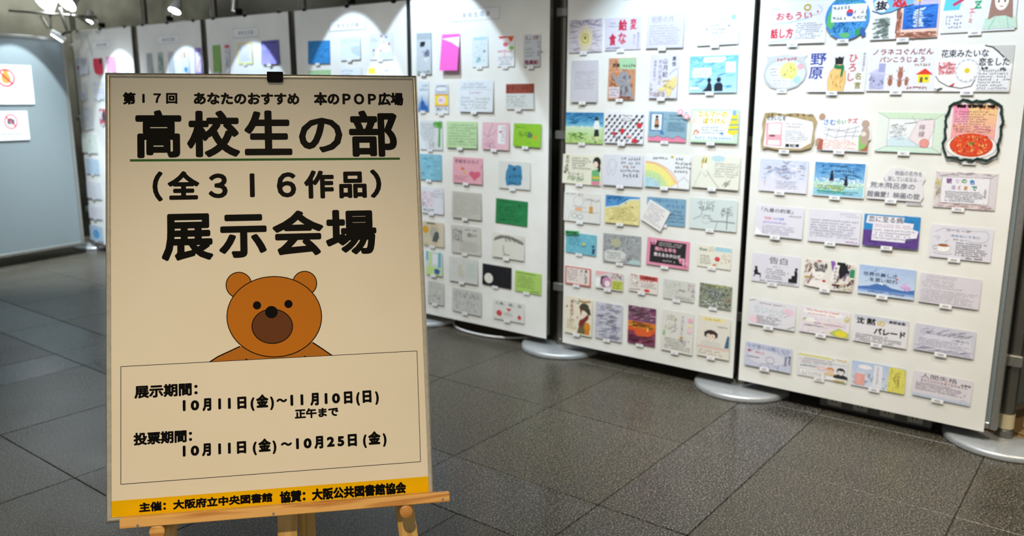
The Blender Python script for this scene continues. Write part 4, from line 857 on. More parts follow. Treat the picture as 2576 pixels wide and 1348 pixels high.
card(7, 2025, 648, 2148, 736, '#e7e2dc', 'busy collage card numbered H022 with a masked pale face and dark patches', [('N', 60, 4, 98, 98, 70, ['#2a2024', '#7a3a30', '#c8beb4', '#8a6ab0', '#e8e0d8'], 8, 20, 80), ('N', 2, 4, 34, 98, 50, ['#b89a88', '#d8ccc4', '#8a6a5c', '#c8b8c8'], 6, 18, 60), ('R', 90, 50, 99, 78, '#2a8a60'), ('P', [(56, 66), (66, 66), (60, 100), (52, 100)], '#8a5ab0'), ('P', [(72, 40), (88, 70), (80, 98), (64, 98)], '#14121a'),
      ('E', 30, 60, 13, 28, '#f0ebe8'), ('N', 20, 66, 46, 90, 50, ['#8a8484', '#a49c9c', '#6a6464'], 4, 12, 80), ('P', [(22, 66), (32, 72), (44, 66), (42, 56), (34, 60), (24, 56)], '#7a7678'), ('P', [(10, 4), (16, 26), (40, 30), (54, 10), (50, 2)], '#efeae8'), ('L', [(28, 46), (31, 44), (34, 46)], 1, '#a05050'), ('P', [(54, 30), (60, 86), (70, 88), (66, 30)], '#f0ecec'), ('V', '神のもの', 60, 82, 12, '#222', .01), ('R', 58, 16, 74, 22, '#5a1a20'), ('E', 42, 28, 3.4, 4, '#c02030'), ('N', 70, 2, 98, 26, 40, ['#f0eee8', '#c8d0a0', '#e09090'], 3, 10), ('N', 2, 30, 16, 40, 10, ['#c8b030'], 3, 8, 0), ('T', '殺', 26, 92, 7, '#c03030', 8, .02)], 'H022', [(2, 6), (30, 2), (60, 0), (97, 3), (99, 40), (100, 92), (70, 96), (40, 100), (4, 99), (0, 50)])
card(7, 2164, 664, 2299, 754, '#a9c6ec', 'blue card numbered H023 with a mountain across the lake and a pink envelope', [('G', 0, 0, 100, 100, '#cfe0f4', '#a8bfe6'), ('N', 0, 40, 100, 99, 60, ['#b8cdee', '#98b6e2', '#d0dff4'], 2, 26, 30), ('P', [(0, 16), (0, 24), (20, 30), (36, 42), (46, 42), (60, 30), (80, 26), (100, 32), (100, 16)], '#4a72b8'), ('P', [(34, 40), (40, 44), (46, 42), (44, 37), (40, 39)], '#f0f4fa'), ('G', 0, 0, 100, 18, '#d8e6f6', '#5a8ad0'),
      ('T', '世界の美しさ', 8, 64, 14, '#2f3c60', 60, .02), ('T', 'を思い知れ', 20, 46, 14, '#2f3c60', 50, .02), ('P', [(74, 38), (88, 24), (94, 38), (82, 54)], '#c9a6dc'), ('P', [(74, 38), (86, 40), (94, 38), (82, 54)], '#d8b8e6'), ('E', 68, 62, 2, 3, '#d83a48'), ('W', 20, 6, 86, 16, 1, '#34508c')], 'H023')
card(7, 2318, 685, 2463, 778, '#dcd7e2', 'plain grey-lilac card numbered H024 covered with dense pencil writing', [('W', 8, 84, 60, 96, 2, '#a09eae'), ('W', 3, 4, 96, 48, 8, '#8a8898'), ('W', 3, 52, 70, 82, 4, '#a4a2b2')], 'H024', numat=.47)
card(7, 1887, 749, 2000, 832, '#e3e1ea', 'card numbered H025 with hollow blue-green letters and pink blushes', [('E', 84, 66, 12, 14, '#ecc8d6'), ('E', 14, 22, 12, 14, '#eccedb'), ('T', 'ちい', 12, 50, 26, '#7ab0bc', 28, .03), ('T', 'かわ', 44, 44, 28, '#7ab0bc', 40, .03), ('T', 'ちい', 13, 52, 23, '#e8eef2', 26, .005), ('T', 'かわ', 45, 46, 25, '#e8eef2', 38, .005), ('L', [(0, 92), (14, 99)], 2, '#5a8a5a'), ('L', [(86, 4), (99, 16)], 2, '#5a9a4a'), ('W', 22, 84, 74, 92, 1, '#8a8a96'), ('W', 18, 8, 72, 40, 5, '#5a5a66')], 'H025')
card(7, 2016, 768, 2136, 852, '#e9e2ea', 'card numbered H026 with orange English title in a cloud and a yellow sun corner', [('N', 0, 0, 100, 60, 160, ['#d8c8e0', '#ecd0dc', '#d0c4dc', '#e8e0b0'], 3, 10, 0), ('E', 45, 82, 42, 15, '#dcecf6'), ('E', 45, 82, 40, 13, '#f6f2f6'), ('T', 'Who Moved My Cheese?', 12, 84, 9, '#d8603a', 66, .03), ('W', 14, 71, 78, 80, 1, '#d8703a'), ('N', 88, 60, 99, 90, 16, ['#e8e0a0', '#d8d890'], 4, 12, 80), ('E', 16, 52, 9, 6, '#8ab86a'), ('E', 22, 50, 11, 9, '#f0f0f0'), ('P', [(60, 12), (80, 34), (99, 20), (99, 2), (72, 2)], '#b8c46a'), ('E', 84, 14, 12, 12, '#e8d83a'), ('W', 28, 38, 92, 46, 1, '#c05080'), ('W', 6, 26, 60, 36, 1, '#7a5a90')], 'H026')
card(7, 2152, 788, 2281, 877, '#e6e4ea', 'card numbered H027 with bold black title lettering and one yellow character', [('R', 0, 82, 100, 100, '#cccfdc'), ('T', '沈', 4, 66, 25, '#26262c', 15, .045), ('T', '黙', 23, 66, 25, '#26262c', 17, .045), ('T', 'の', 43, 68, 18, '#d8c048', 14, .05), ('T', '東野圭吾', 64, 82, 11, '#3a3a40', 30, .03), ('T', 'パレード', 38, 36, 24, '#26262c', 58, .05), ('W', 4, 3, 88, 32, 4, '#55555f')], 'H027')
card(7, 2305, 812, 2450, 902, '#cfcfde', 'dull lilac card numbered H028 with crumpled pencil shading all round', [('N', 1, 1, 99, 20, 70, ['#b8b8cc', '#a8a8c0', '#dcdcea'], 3, 30, 10), ('N', 1, 60, 99, 99, 60, ['#c2c2d4', '#d8d8e6', '#b6b6ca'], 4, 30, 25), ('P', [(6, 24), (20, 64), (92, 66), (96, 22), (50, 14)], '#d8d8e6'), ('T', '僕に会いました', 18, 66, 12, '#9292ac', 60, .01), ('T', '川野友乃', 62, 52, 9, '#77778c', 28, .01), ('W', 8, 22, 90, 50, 5, '#8a8aa2')], 'H028', numat=.47)
card(7, 1877, 857, 1990, 938, '#c9cce2', 'pale blue card numbered H029 with an outlined figure and red words', [('N', 0, 0, 100, 100, 100, ['#b4bcda', '#c6cce4', '#d8d8e8'], 5, 20), ('E', 46, 44, 40, 30, '#d9d8e6'), ('T', 'なぜ僕らは働くのか', 4, 78, 16, '#7a90b0', 92, .01), ('T', '働く', 6, 60, 10, '#c83a5a', 10, .05), ('T', 'ですこと', 22, 56, 10, '#c83a5a', 20, .03), ('V', '著者誌で', 94, 70, 10, '#33333e', .01), ('V', '出版社の', 86, 66, 10, '#33333e', .01), ('W', 6, 36, 40, 44, 1, '#444'), ('O', 56, 38, 9, 14, 1, '#6a6a7a'), ('L', [(34, 2), (38, 18), (50, 20), (54, 26)], 1, '#6a6a7a'), ('L', [(58, 24), (64, 18), (72, 14), (74, 2)], 1, '#6a6a7a'), ('L', [(52, 20), (56, 4)], 1, '#6a6a7a')], 'H029')
card(7, 2010, 884, 2130, 965, W_, 'card numbered H030 with rounded text boxes and two small cartoon faces', [('R', 0, 88, 66, 98, '#e0dc90'), ('N', 66, 84, 99, 99, 16, ['#e0cc60', '#f0ecd8'], 4, 14, 150), ('L', [(2, 74), (98, 72)], 1, '#333'), ('W', 12, 76, 88, 84, 1, '#444'), ('W', 6, 64, 26, 71, 1, '#d04050'), ('W', 6, 56, 50, 64, 1, '#2a9ab0'), ('W', 30, 64, 68, 71, 1, '#445'), ('E', 48, 46, 9, 8, '#f2d8dc'), ('O', 48, 46, 9, 8, 1, '#c05060'), ('W', 4, 42, 36, 54, 1, '#444'),
      ('P', [(4, 10), (4, 30), (60, 26), (78, 22), (78, 4), (30, 4)], '#f8f8fa'), ('L', [(4, 10), (4, 30), (60, 26), (78, 22), (78, 4), (30, 4), (4, 10)], .8, '#b0a060'), ('W', 8, 8, 74, 24, 2, '#55555f')]+bust(66, 22, 34, '#f4d8c4', '#d88a4a', '#e8c8a0', .7)+bust(87, 16, 44, '#f2f0f0', '#2e2e34', '#2a2a30', .6)+[('N', 70, 0, 98, 8, 14, ['#d8c030'], 4, 12, 10)], 'H030')
card(7, 2145, 904, 2274, 992, '#c5d6ec', 'card numbered H031, blue sky with white clouds and a broad yellow stripe at the right', [('G', 0, 0, 70, 100, '#dbe0ee', '#b4c8e8'), ('E', 25, 80, 13, 9, '#f2eef2'), ('N', 2, 4, 68, 60, 50, ['#e4e4f0', '#b4c8e6', '#ccd6ec'], 8, 18), ('P', [(68, 0), (70, 98), (100, 96), (100, 0)], '#e0d868'), ('N', 70, 2, 99, 96, 30, ['#d4cc58', '#e8e07a'], 5, 30, 90), ('R', 42, 8, 58, 94, '#e9e9f2'), ('V', 'あの日見た花を', 47, 90, 10, '#8a8a9c'), ('R', 7, 6, 26, 52, '#e8a8a0'), ('V', '心に花', 12, 48, 12, '#f4d8d4'), ('V', '砂糖菓子の', 84, 84, 13, '#b4ac50')], 'H031')
card(7, 2302, 931, 2442, 1021, '#e2dde6', 'card numbered H032 with underlined grey title and blue shading along its bottom', [('G', 0, 0, 100, 20, '#b4c4dc', '#e2dde6'), ('T', '人間失格', 12, 76, 19, '#66626a', 62, .01), ('L', [(10, 74), (74, 73)], .9, '#e08a94'), ('T', '太宰治', 80, 72, 8, '#333', 17, .03), ('T', 'あなたはだれを見て生きますか', 12, 63, 8, '#9a6a78', 80, .01), ('W', 4, 26, 84, 60, 6, '#7a6a80'), ('O', 76, 40, 8, 10, .8, '#c0b8c4', 0, 250), ('L', [(88, 32), (90, 42)], 1.4, '#555'), ('L', [(82, 10), (88, 20), (92, 12)], 1, '#9ab0cc')], 'H032')

# ---- middle sheet
M = lambda *a, **k: card(6, *a, **k)
M(1433, 51, 1515, 130, '#d8d2dc', 'grey-mauve card with a yellow glow in wavy lines, top left of the middle sheet', [('N', 0, 0, 100, 100, 130, ['#b8b0c4', '#a49ab4', '#c8b8b8', '#b0a8a0'], 2.5, 26, 0), ('E', 50, 42, 22, 40, '#dccfb8'), ('E', 50, 42, 14, 22, '#e4d690'), ('O', 50, 42, 10, 14, 2, '#a09050'), ('E', 50, 44, 4, 6, '#8a7a48'), ('N', 4, 80, 96, 97, 40, ['#6a6478', '#8a8296'], 2, 7)])
M(1524, 46, 1612, 124, '#d9d4e4', 'lilac card with four large red characters in the top row of the middle sheet', [('T', '変', 70, 60, 34, '#d03050', 18, .03), ('T', '給', 38, 58, 36, '#d03050', 24, .04), ('T', 'な', 38, 18, 36, '#d03050', 22, .03), ('T', '食', 12, 14, 38, '#d03050', 20, .04), ('V', '食べて下さい', 90, 52, 8, '#555'), ('V', 'おいしい', 80, 46, 8, '#666'), ('W', 4, 2, 40, 12, 1, '#667'), ('W', 10, 70, 36, 88, 2, '#aaa')])
M(1630, 36, 1721, 119, '#d3d0e6', 'pale violet card with thin grey title and writing, top row of the middle sheet', [('T', '祝祭の月', 12, 74, 18, '#a29eb8', 58, .01), ('L', [(12, 72), (60, 72)], 1, '#b8b4cc'), ('W', 8, 8, 92, 68, 8, '#a49eb4')])
M(1757, 31, 1857, 111, '#eef2f8', 'white card with a ring of tiny drawings around writing, top right of the middle sheet', [('O', 50, 46, 22, 30, 1.5, '#c8d4e8'), ('N', 24, 20, 76, 32, 20, ['#b0a8d8', '#9ab4d8', '#d8b0c8'], 3, 6), ('N', 24, 70, 76, 86, 24, ['#a8b4cc', '#c8b0c0', '#98a8c8'], 3, 6), ('N', 20, 30, 30, 70, 14, ['#8a8ab8', '#c890b0'], 3, 5), ('N', 72, 30, 80, 70, 14, ['#8a9ac8', '#b890b8'], 3, 5), ('W', 34, 30, 66, 62, 3, '#5a6078'), ('R', 82, 72, 92, 86, '#8fd0e0'), ('W', 14, 90, 80, 97, 1, '#8a96ac'), ('N', 2, 16, 22, 30, 12, ['#c8a8b8', '#a0a8c8'], 2, 5)])
M(1440, 153, 1504, 257, '#cbc8d0', 'blank-looking grey portrait card at the left, second row of the middle sheet', [('L', [(14, 70), (84, 71)], 1, '#b0adb8'), ('W', 12, 30, 88, 76, 7, '#b2afba'), ('W', 60, 40, 88, 56, 2, '#b8b8a8')])
M(1533, 147, 1598, 250, '#c9916f', 'orange-brown portrait card with a grey wolf-like figure and green corner', [('N', 1, 1, 99, 99, 110, ['#c98a62', '#b87a54', '#d6a080'], 5, 14), ('P', [(36, 99), (99, 99), (99, 72), (40, 74)], '#a9d0a8'), ('T', '西尾', 16, 78, 9, '#2a2420', 26, .04), ('W', 44, 76, 98, 86, 1, '#2a2a28'), ('P', [(48, 66), (52, 72), (60, 66), (70, 70), (76, 56), (90, 20), (98, 2), (44, 2), (42, 30), (26, 44), (14, 58), (16, 64), (34, 52)], '#98969c'), ('N', 46, 4, 84, 60, 60, ['#88868e', '#a8a6ae'], 4, 10, 80), ('R', 4, 4, 44, 30, '#d8ccd4'), ('W', 6, 6, 42, 28, 3, '#7a6a78'), ('N', 40, 1, 90, 8, 14, ['#a8685a'], 4, 14, 0)])
M(1638, 138, 1705, 247, '#dad8ea', 'pale portrait card with a yellow tiger rising from the lower right corner', [('V', '山月記', 46, 92, 15, '#55505e', .02), ('V', '本性が見え', 30, 90, 12, '#8a8694'), ('V', '素悦', 78, 96, 12, '#55505e', .02), ('V', '臆病な自尊心', 14, 88, 8, '#9a96a4'), ('P', [(30, 20), (46, 24), (66, 38), (96, 52), (99, 30), (84, 20), (74, 2), (66, 2), (60, 20), (40, 12)], '#e2cf8a'), ('N', 40, 18, 92, 44, 40, ['#d4bc68', '#efe0a8', '#b8a058'], 2, 10, 30), ('L', [(70, 54), (84, 64), (98, 68)], 1, '#a8a8b8'), ('N', 4, 2, 60, 16, 30, ['#c8b8c8', '#b0a8b8', '#d8c890'], 2, 12), ('N', 2, 10, 12, 34, 8, ['#6a6676'], 2, 5)])
M(1737, 142, 1853, 233, '#8acbef', 'sky-blue card with two black seated silhouettes and white speech bubbles', [('G', 0, 0, 100, 100, '#bfe4f6', '#6abef0'), ('N', 0, 4, 100, 98, 70, ['#8ed0f2', '#a8dcf4', '#76c4ee'], 5, 26, 10), ('P', [(28, 86), (30, 96), (74, 97), (76, 88), (70, 82), (32, 82)], '#f0f8fc'), ('P', [(6, 48), (8, 68), (46, 68), (48, 50), (40, 42), (10, 42)], '#f0f8fc'), ('R', 76, 54, 96, 82, '#f4f6fa'), ('W', 78, 56, 94, 80, 3, '#c08090'), ('W', 10, 46, 44, 64, 3, '#5a7a9a'), ('W', 32, 86, 70, 94, 1, '#8aa0b8'), ('P', [(28, 4), (38, 14), (40, 24), (43, 34), (48, 22), (50, 4)], '#1c2030'), ('E', 43, 34, 4, 6.5, '#1c2030'),
     ('P', [(54, 4), (54, 20), (58, 27), (68, 27), (72, 20), (72, 4)], '#1c2030'), ('E', 63, 35, 4.6, 7, '#1c2030'), ('R', 3, 8, 22, 16, '#eef4f8')])
M(1425, 282, 1518, 362, '#9fc890', 'card with a girl in a dark skirt on a green meadow under deep blue sky', [('G', 0, 52, 100, 100, '#7ac4de', '#1f74b0'), ('N', 0, 62, 100, 99, 50, ['#2b84bc', '#1f6ca6', '#4a9ccc'], 4, 26, 0), ('G', 0, 0, 100, 54, '#a8d070', '#cfe6c0'), ('N', 2, 10, 60, 34, 50, ['#6aa03a', '#84b44a', '#98c85a'], 4, 18, 0), ('N', 0, 2, 100, 24, 40, ['#b8d880', '#d0e4a8'], 4, 20, 0), ('N', 0, 50, 100, 56, 30, ['#f0f6f0', '#dceee8'], 3, 10, 0),
     ('P', [(76, 22), (90, 24), (88, 46), (78, 46)], '#26242c'), ('P', [(77, 46), (89, 46), (90, 66), (86, 74), (79, 74), (75, 60)], '#eef2f6'), ('E', 82, 80, 4.5, 7, '#2c2a30'), ('R', 80, 8, 82, 22, '#f0d8c8'), ('R', 84, 8, 86, 22, '#f0d8c8'), ('R', 78, 4, 84, 8, '#222'), ('W', 20, 88, 60, 95, 1, '#1a4a70')])
M(1525, 279, 1620, 362, W_, 'black and white chequered card scattered with small red playing cards', sum([[('P', [(x+(r % 2)*7, y), (x+6+(r % 2)*7, y+4), (x+8+(r % 2)*7, y+10), (x+2+(r % 2)*7, y+9)], '#16161c') for x in range(0, 90, 14)] for r, y in enumerate(range(2, 90, 11))], [])+
     [('E', 58, 82, 18, 12, W_), ('W', 44, 72, 72, 90, 2, '#33333a'), ('P', [(40, 36), (48, 30), (54, 40), (46, 48)], '#d22a36'), ('P', [(82, 54), (92, 48), (97, 60), (86, 66)], '#d22a36'), ('P', [(72, 4), (84, 2), (86, 14), (74, 16)], '#d22a36'), ('E', 26, 30, 5, 5, '#d22a36'), ('W', 30, 10, 62, 24, 1, '#333'), ('E', 64, 22, 6, 4, '#f2a0a8')], tilt=3)
M(1634, 280, 1727, 358, '#8fb2c4', 'grey-blue card with a small framed photo of a figure and pink hills below', [('N', 2, 16, 98, 98, 40, ['#86a8bc', '#9abccc'], 4, 24, 0), ('R', 5, 34, 38, 94, '#3a78b0'), ('R', 8, 38, 35, 91, '#e9ecee')]+person(22, 42, 46, '#2c2430', .8)+[('P', [(18, 56), (18, 70), (26, 72), (27, 56)], '#c88a66'), ('W', 54, 70, 94, 92, 2, '#56788c'), ('R', 50, 34, 96, 66, '#7ca0b4'), ('W', 52, 36, 94, 64, 4, '#3c6478'),
     ('P', [(0, 0), (0, 16), (12, 12), (26, 20), (40, 12), (52, 16), (64, 10), (80, 20), (94, 10), (100, 12), (100, 0)], '#e88aa8'), ('L', [(0, 16), (12, 12), (26, 20), (40, 12), (52, 16), (64, 10), (80, 20), (94, 10), (100, 12)], 1.6, '#6a5470'), ('R', 32, 24, 42, 34, '#4a80b0')])
card(6, 1706, 273, 1738, 301, '#f6d8de', 'pink and white ribbon cut-out stuck on the corner of the grey-blue card', [('E', 25, 70, 20, 24, '#e890a4'), ('E', 25, 70, 12, 15, '#fbeef0'), ('E', 72, 30, 24, 20, '#e890a4'), ('E', 72, 30, 14, 12, '#fbeef0')], None, [(0, 60), (12, 44), (40, 46), (52, 10), (80, 2), (100, 30), (88, 50), (56, 62), (44, 96), (14, 98)], lift=.0085)
M(1741, 274, 1857, 361, '#c9e6cc', 'mint-edged card with yellow katakana title and a striped yellow dress-like shape', [('R', 4, 8, 90, 94, '#f2f6f4'), ('T', 'エルマーの', 14, 76, 18, '#e8cf20', 62, .05), ('T', 'ぼうけん', 26, 56, 18, '#e8cf20', 48, .05), ('W', 24, 24, 76, 50, 3, '#8a9ab0'), ('W', 10, 8, 86, 20, 1, '#5ab8e0'), ('P', [(78, 30), (84, 76), (88, 94), (94, 94), (98, 72), (100, 32), (90, 24)], '#e8d83a'), ('L', [(80, 40), (100, 42)], 3, '#3a9ac0'), ('L', [(81, 54), (99, 56)], 3, '#3a9ac0'), ('L', [(84, 70), (97, 70)], 3, '#3a9ac0'), ('E', 90, 90, 4, 8, '#8ab4e8'), ('E', 6, 66, 6, 10, '#f4d8c8'), ('N', 6, 20, 20, 40, 16, ['#e8906a', '#f0c0a0'], 4, 7), ('P', [(62, 26), (70, 32), (70, 22), (62, 30)], '#3a86c8')], tilt=3)
M(1418, 387, 1514, 467, '#ecebd8', 'cream card with a dark-haired woman in a green and pink kimono at the right', [('V', '君の名前', 8, 96, 14, '#4a4038', .02), ('V', '小説', 3, 60, 14, '#4a4038', .02), ('N', 12, 8, 56, 40, 80, ['#9ac08a', '#7aa870', '#d8c8a0', '#c0b8d0', '#88b0a0'], 2.5, 9), ('W', 24, 50, 72, 92, 5, '#8a8478'), ('P', [(76, 2), (76, 50), (92, 56), (97, 30), (97, 2)], '#6ab47a'), ('R', 76, 2, 97, 14, '#e088a0'), ('R', 78, 22, 96, 30, '#d8c040'), ('E', 88, 78, 10, 18, '#222026'), ('E', 85, 70, 6, 11, '#f2dccc'), ('P', [(92, 80), (98, 60), (96, 44), (91, 50)], '#222026')])
M(1520, 387, 1618, 471, '#dadce6', 'grey card with a faint sketched girl at the left and dark writing at the right', [('O', 24, 66, 9, 18, 1, '#9aa0b0'), ('L', [(14, 76), (10, 50), (14, 30), (20, 46), (26, 30), (34, 50), (34, 76)], 1, '#9aa0b0'), ('W', 44, 44, 92, 94, 4, '#44485a'), ('W', 50, 26, 88, 42, 1, '#333'), ('E', 62, 60, 2, 4, '#d06a3a')], tilt=3)
M(1627, 388, 1736, 476, '#eceef0', 'card with a broad yellow and green rainbow arc and black vertical lines of writing', [('P', [(0, 0), (0, 78), (20, 76), (44, 62), (62, 40), (74, 16), (60, 4)], '#f0c888'), ('P', [(0, 0), (0, 72), (20, 70), (42, 56), (58, 36), (68, 12), (54, 4)], '#efe58a'), ('P', [(0, 0), (0, 52), (16, 50), (34, 40), (48, 20), (54, 4)], '#c6e0a0'), ('P', [(0, 0), (0, 30), (14, 30), (28, 20), (36, 2)], '#b4d8e8'), ('O', 0, 0, 76, 78, 1.6, '#d87a6a', 0, 90), ('N', 2, 2, 40, 40, 40, ['#a8d0d8', '#c0e0b0', '#88b8c8'], 2, 10), ('W', 66, 46, 98, 96, 4, '#3a4050'), ('W', 10, 84, 60, 96, 1, '#4a5060'), ('R', 56, 92, 62, 99, '#c8b040'), ('L', [(76, 20), (88, 36), (98, 22)], 1, '#777')], tilt=3)
M(1745, 389, 1860, 478, '#e8e9dc', 'pale cream card with a sketched blonde woman and a light blue moon', [('E', 54, 92, 14, 10, '#bcd8e0'), ('N', 18, 60, 32, 96, 44, ['#e8dc80', '#f0e8a0', '#d8c868'], 3, 14, 80), ('E', 27, 66, 6, 10, '#f4ece0'), ('L', [(20, 52), (10, 20), (6, 2)], 1, '#9a9a88'), ('L', [(32, 52), (46, 24), (60, 2)], 1.4, '#7a7a70'), ('L', [(24, 44), (30, 34), (36, 44)], 1, '#9a9a88'), ('N', 66, 4, 84, 30, 20, ['#b0b0a0', '#98988c'], 1.5, 16, 50), ('W', 48, 34, 96, 80, 6, '#a4a498')], tilt=2.8)
M(1421, 481, 1511, 563, '#e6e6e2', 'pale card with pencil robots and two orange patches at the left of the middle sheet', [('O', 40, 70, 14, 18, 1, '#8a8a88'), ('W', 4, 88, 70, 98, 1, '#777'), ('P', [(30, 38), (32, 48), (50, 48), (52, 38)], '#e8b080'), ('R', 70, 32, 80, 56, '#d8a050'), ('L', [(75, 56), (75, 74)], 1, '#777'), ('O', 30, 20, 7, 8, 2, '#8aa890'), ('O', 46, 18, 7, 8, 2, '#9098b0'), ('L', [(14, 4), (20, 34), (96, 36)], 1, '#888'), ('W', 56, 70, 96, 84, 1, '#999'), ('L', [(22, 52), (60, 50)], 1.4, '#999')])
M(1525, 489, 1609, 567, '#e6db98', 'card painted yellow like sand with a strip of deep blue across its upper left', [('N', 0, 0, 100, 70, 70, ['#e8dc90', '#d8cc80', '#f0e6a8'], 5, 18, 20), ('P', [(0, 54), (40, 64), (70, 88), (100, 92), (100, 100), (0, 100)], '#4f92cc'), ('N', 2, 72, 68, 99, 60, ['#3a7ab8', '#6aaedc', '#2f6aa8'], 4, 14, 10), ('L', [(0, 54), (40, 64), (70, 88), (100, 92)], 4, '#cfe8ec'), ('W', 22, 12, 90, 58, 6, '#a89850'), ('R', 76, 60, 82, 64, '#7a5a30')])
M(1629, 494, 1724, 571, '#7fa9c4', 'steel-blue card half covered by a tilted white sheet of writing', [('N', 2, 2, 98, 98, 40, ['#88b0c8', '#749ebc'], 4, 26, 0), ('T', 'そらのオリオンくん', 6, 84, 12, '#3a7ab8', 74, .02), ('T', 'がうたう', 50, 66, 12, '#3a7ab8', 46, .02), ('W', 58, 10, 96, 58, 4, '#46708e')])
card(6, 1634, 514, 1690, 577, '#eeeeec', 'tilted white sheet of writing glued over the steel-blue card', [('W', 8, 10, 92, 92, 8, '#a8889c')], None, rot=26, tilt=1, lift=.0085)
M(1738, 496, 1853, 584, '#d6e2e2', 'pale blue-green card with dark pencilled trees and branches', [('L', [(8, 30), (24, 42), (30, 76)], 2, '#77808a'), ('N', 16, 60, 54, 92, 70, ['#7a828a', '#9aa2a6', '#5c646c'], 2, 9), ('N', 64, 44, 92, 80, 50, ['#7a828a', '#9aa2a6', '#5c646c'], 2, 9), ('L', [(46, 28), (70, 30), (96, 28)], 4, '#8a9298'), ('L', [(80, 66), (80, 6)], 3, '#7a8288'), ('L', [(60, 26), (56, 4)], 2, '#8a9298'), ('O', 36, 32, 10, 12, 1, '#9aa2a6'), ('W', 30, 32, 48, 50, 2, '#999')])
M(1425, 583, 1501, 644, '#6fb8cc', 'small turquoise card with a hanging lantern and figure, green banner above it', [('N', 2, 2, 98, 98, 50, ['#66aec4', '#7cc4d4'], 5, 24, 0), ('E', 60, 50, 5, 7, '#d8c848'), ('R', 55, 38, 65, 42, '#2a4a60'), ('P', [(86, 8), (88, 34), (96, 34), (94, 8)], '#2a3a60'), ('E', 90, 44, 4, 6, '#1c2438'), ('L', [(70, 96), (88, 64)], 1, '#cfe8ec'), ('W', 10, 40, 48, 74, 4, '#3a7a8c')])
card(6, 1424, 577, 1461, 593, '#3fa060', 'small green paper banner stuck on the turquoise card', [('T', '夜の友達へ', 8, 26, 50, '#0e2c1a', 84, .05)], None, [(0, 0), (96, 20), (88, 56), (100, 100), (2, 90)], lift=.0085)
M(1519, 585, 1612, 669, '#a5a8ac', 'grey pencil-shaded card with a white oval of writing near its bottom', [('N', 0, 0, 100, 100, 200, ['#8c9096', '#a4a8ac', '#bcc0c2', '#7c8088'], 4, 12), ('E', 34, 70, 14, 14, '#b8b89c'), ('P', [(4, 10), (4, 34), (14, 44), (50, 44), (62, 34), (56, 12), (40, 4), (14, 4)], '#d9dcd8'), ('W', 10, 12, 56, 38, 3, '#6c7074'), ('P', [(62, 2), (78, 18), (99, 16), (99, 2)], '#b4d0d0')])
M(1630, 596, 1734, 678, '#e594b0', 'pink-bordered card with a black centre and pink butterflies', [('R', 8, 10, 92, 92, '#232024'), ('T', '眠れる羊を', 20, 54, 15, '#eaa4b8', 50, .04), ('T', '数えるカタログ', 18, 34, 14, '#eee2e6', 62, .04), ('W', 28, 72, 88, 88, 2, '#d8ccd0'), ('W', 40, 16, 74, 26, 1, '#d8ccd0')]+sum([[('E', x-3, y+4, 4, 7, '#efa8c0'), ('E', x+3, y+4, 4, 7, '#efa8c0'), ('E', x-2.4, y-4, 3, 5, '#d87a9c'), ('E', x+2.4, y-4, 3, 5, '#d87a9c'), ('R', x-.6, y-7, x+.6, y+8, '#2a2026')] for x, y in ((16, 84), (84, 28), (92, 16))], []))
M(1757, 614, 1839, 679, '#eceadd', 'cream card with red and orange roses, lower right of the pink-bordered one', [('R', 52, 78, 99, 97, '#a8d4e4'), ('E', 60, 42, 8, 11, '#c8303c'), ('E', 60, 44, 4, 6, '#e05a5a'), ('E', 52, 14, 5, 6, '#e08040'), ('L', [(60, 30), (58, 6)], 1.4, '#4a8a4a'), ('N', 70, 20, 98, 70, 40, ['#8ab07a', '#e8b0b0', '#c8d8b0', '#d86060'], 2.4, 7), ('N', 30, 70, 50, 98, 16, ['#8ab07a', '#b06a50'], 2.4, 7), ('T', 'Rose', 6, 74, 13, '#4a6a40', 22, .03), ('W', 8, 12, 42, 56, 4, '#8a8a80')])
M(1423, 667, 1487, 722, '#e9ded8', 'small red-bordered card at the left end of the seventh row, middle sheet', [('R', 0, 0, 100, 7, '#d05a56'), ('R', 0, 93, 100, 100, '#d05a56'), ('R', 0, 0, 5, 100, '#d05a56'), ('R', 95, 0, 100, 100, '#d05a56'), ('W', 8, 20, 52, 88, 5, '#7a6a68'), ('V', '推しの子', 76, 92, 20, '#4a3a4a', .03), ('V', '楽し', 60, 90, 18, '#8a6a90')])
M(1500, 679, 1568, 733, '#d9d2d2', 'small collage card with a pink hooded face and yellow-green corner', [('P', [(0, 70), (60, 99), (0, 99)], '#e8b0b4'), ('R', 60, 4, 99, 56, '#c4cc58'), ('N', 56, 60, 99, 99, 30, ['#55585c', '#8a8c90', '#d04a50', '#b0b0b4'], 6, 14), ('P', [(18, 30), (20, 70), (40, 78), (56, 60), (58, 20), (30, 8)], '#4a464c'), ('E', 42, 40, 17, 30, '#c88ab0'), ('E', 44, 32, 10, 18, '#f0e0e4'), ('W', 64, 8, 96, 50, 3, '#6a7020'), ('P', [(0, 6), (16, 6), (18, 60), (2, 64)], '#f2f2f2')])
M(1585, 687, 1655, 741, '#e7dfd9', 'small card with dripping red paint lettering and a pencilled figure', [('R', 36, 74, 99, 99, '#c04a48'), ('N', 36, 60, 98, 80, 30, ['#c43a40', '#d86a64'], 4, 12, 90), ('T', '人間失恋', 42, 78, 16, '#5a1a1e', 48, .03), ('N', 6, 30, 34, 92, 40, ['#4a4648', '#8a8688', '#2a2628'], 2.5, 9), ('E', 20, 62, 7, 12, '#ece6e2'), ('E', 64, 14, 10, 9, '#d83a40'), ('N', 2, 88, 32, 99, 12, ['#d05a58'], 5, 8), ('W', 40, 30, 94, 58, 3, '#8a7a78'), ('L', [(2, 10), (40, 16)], 3, '#5a5250')])
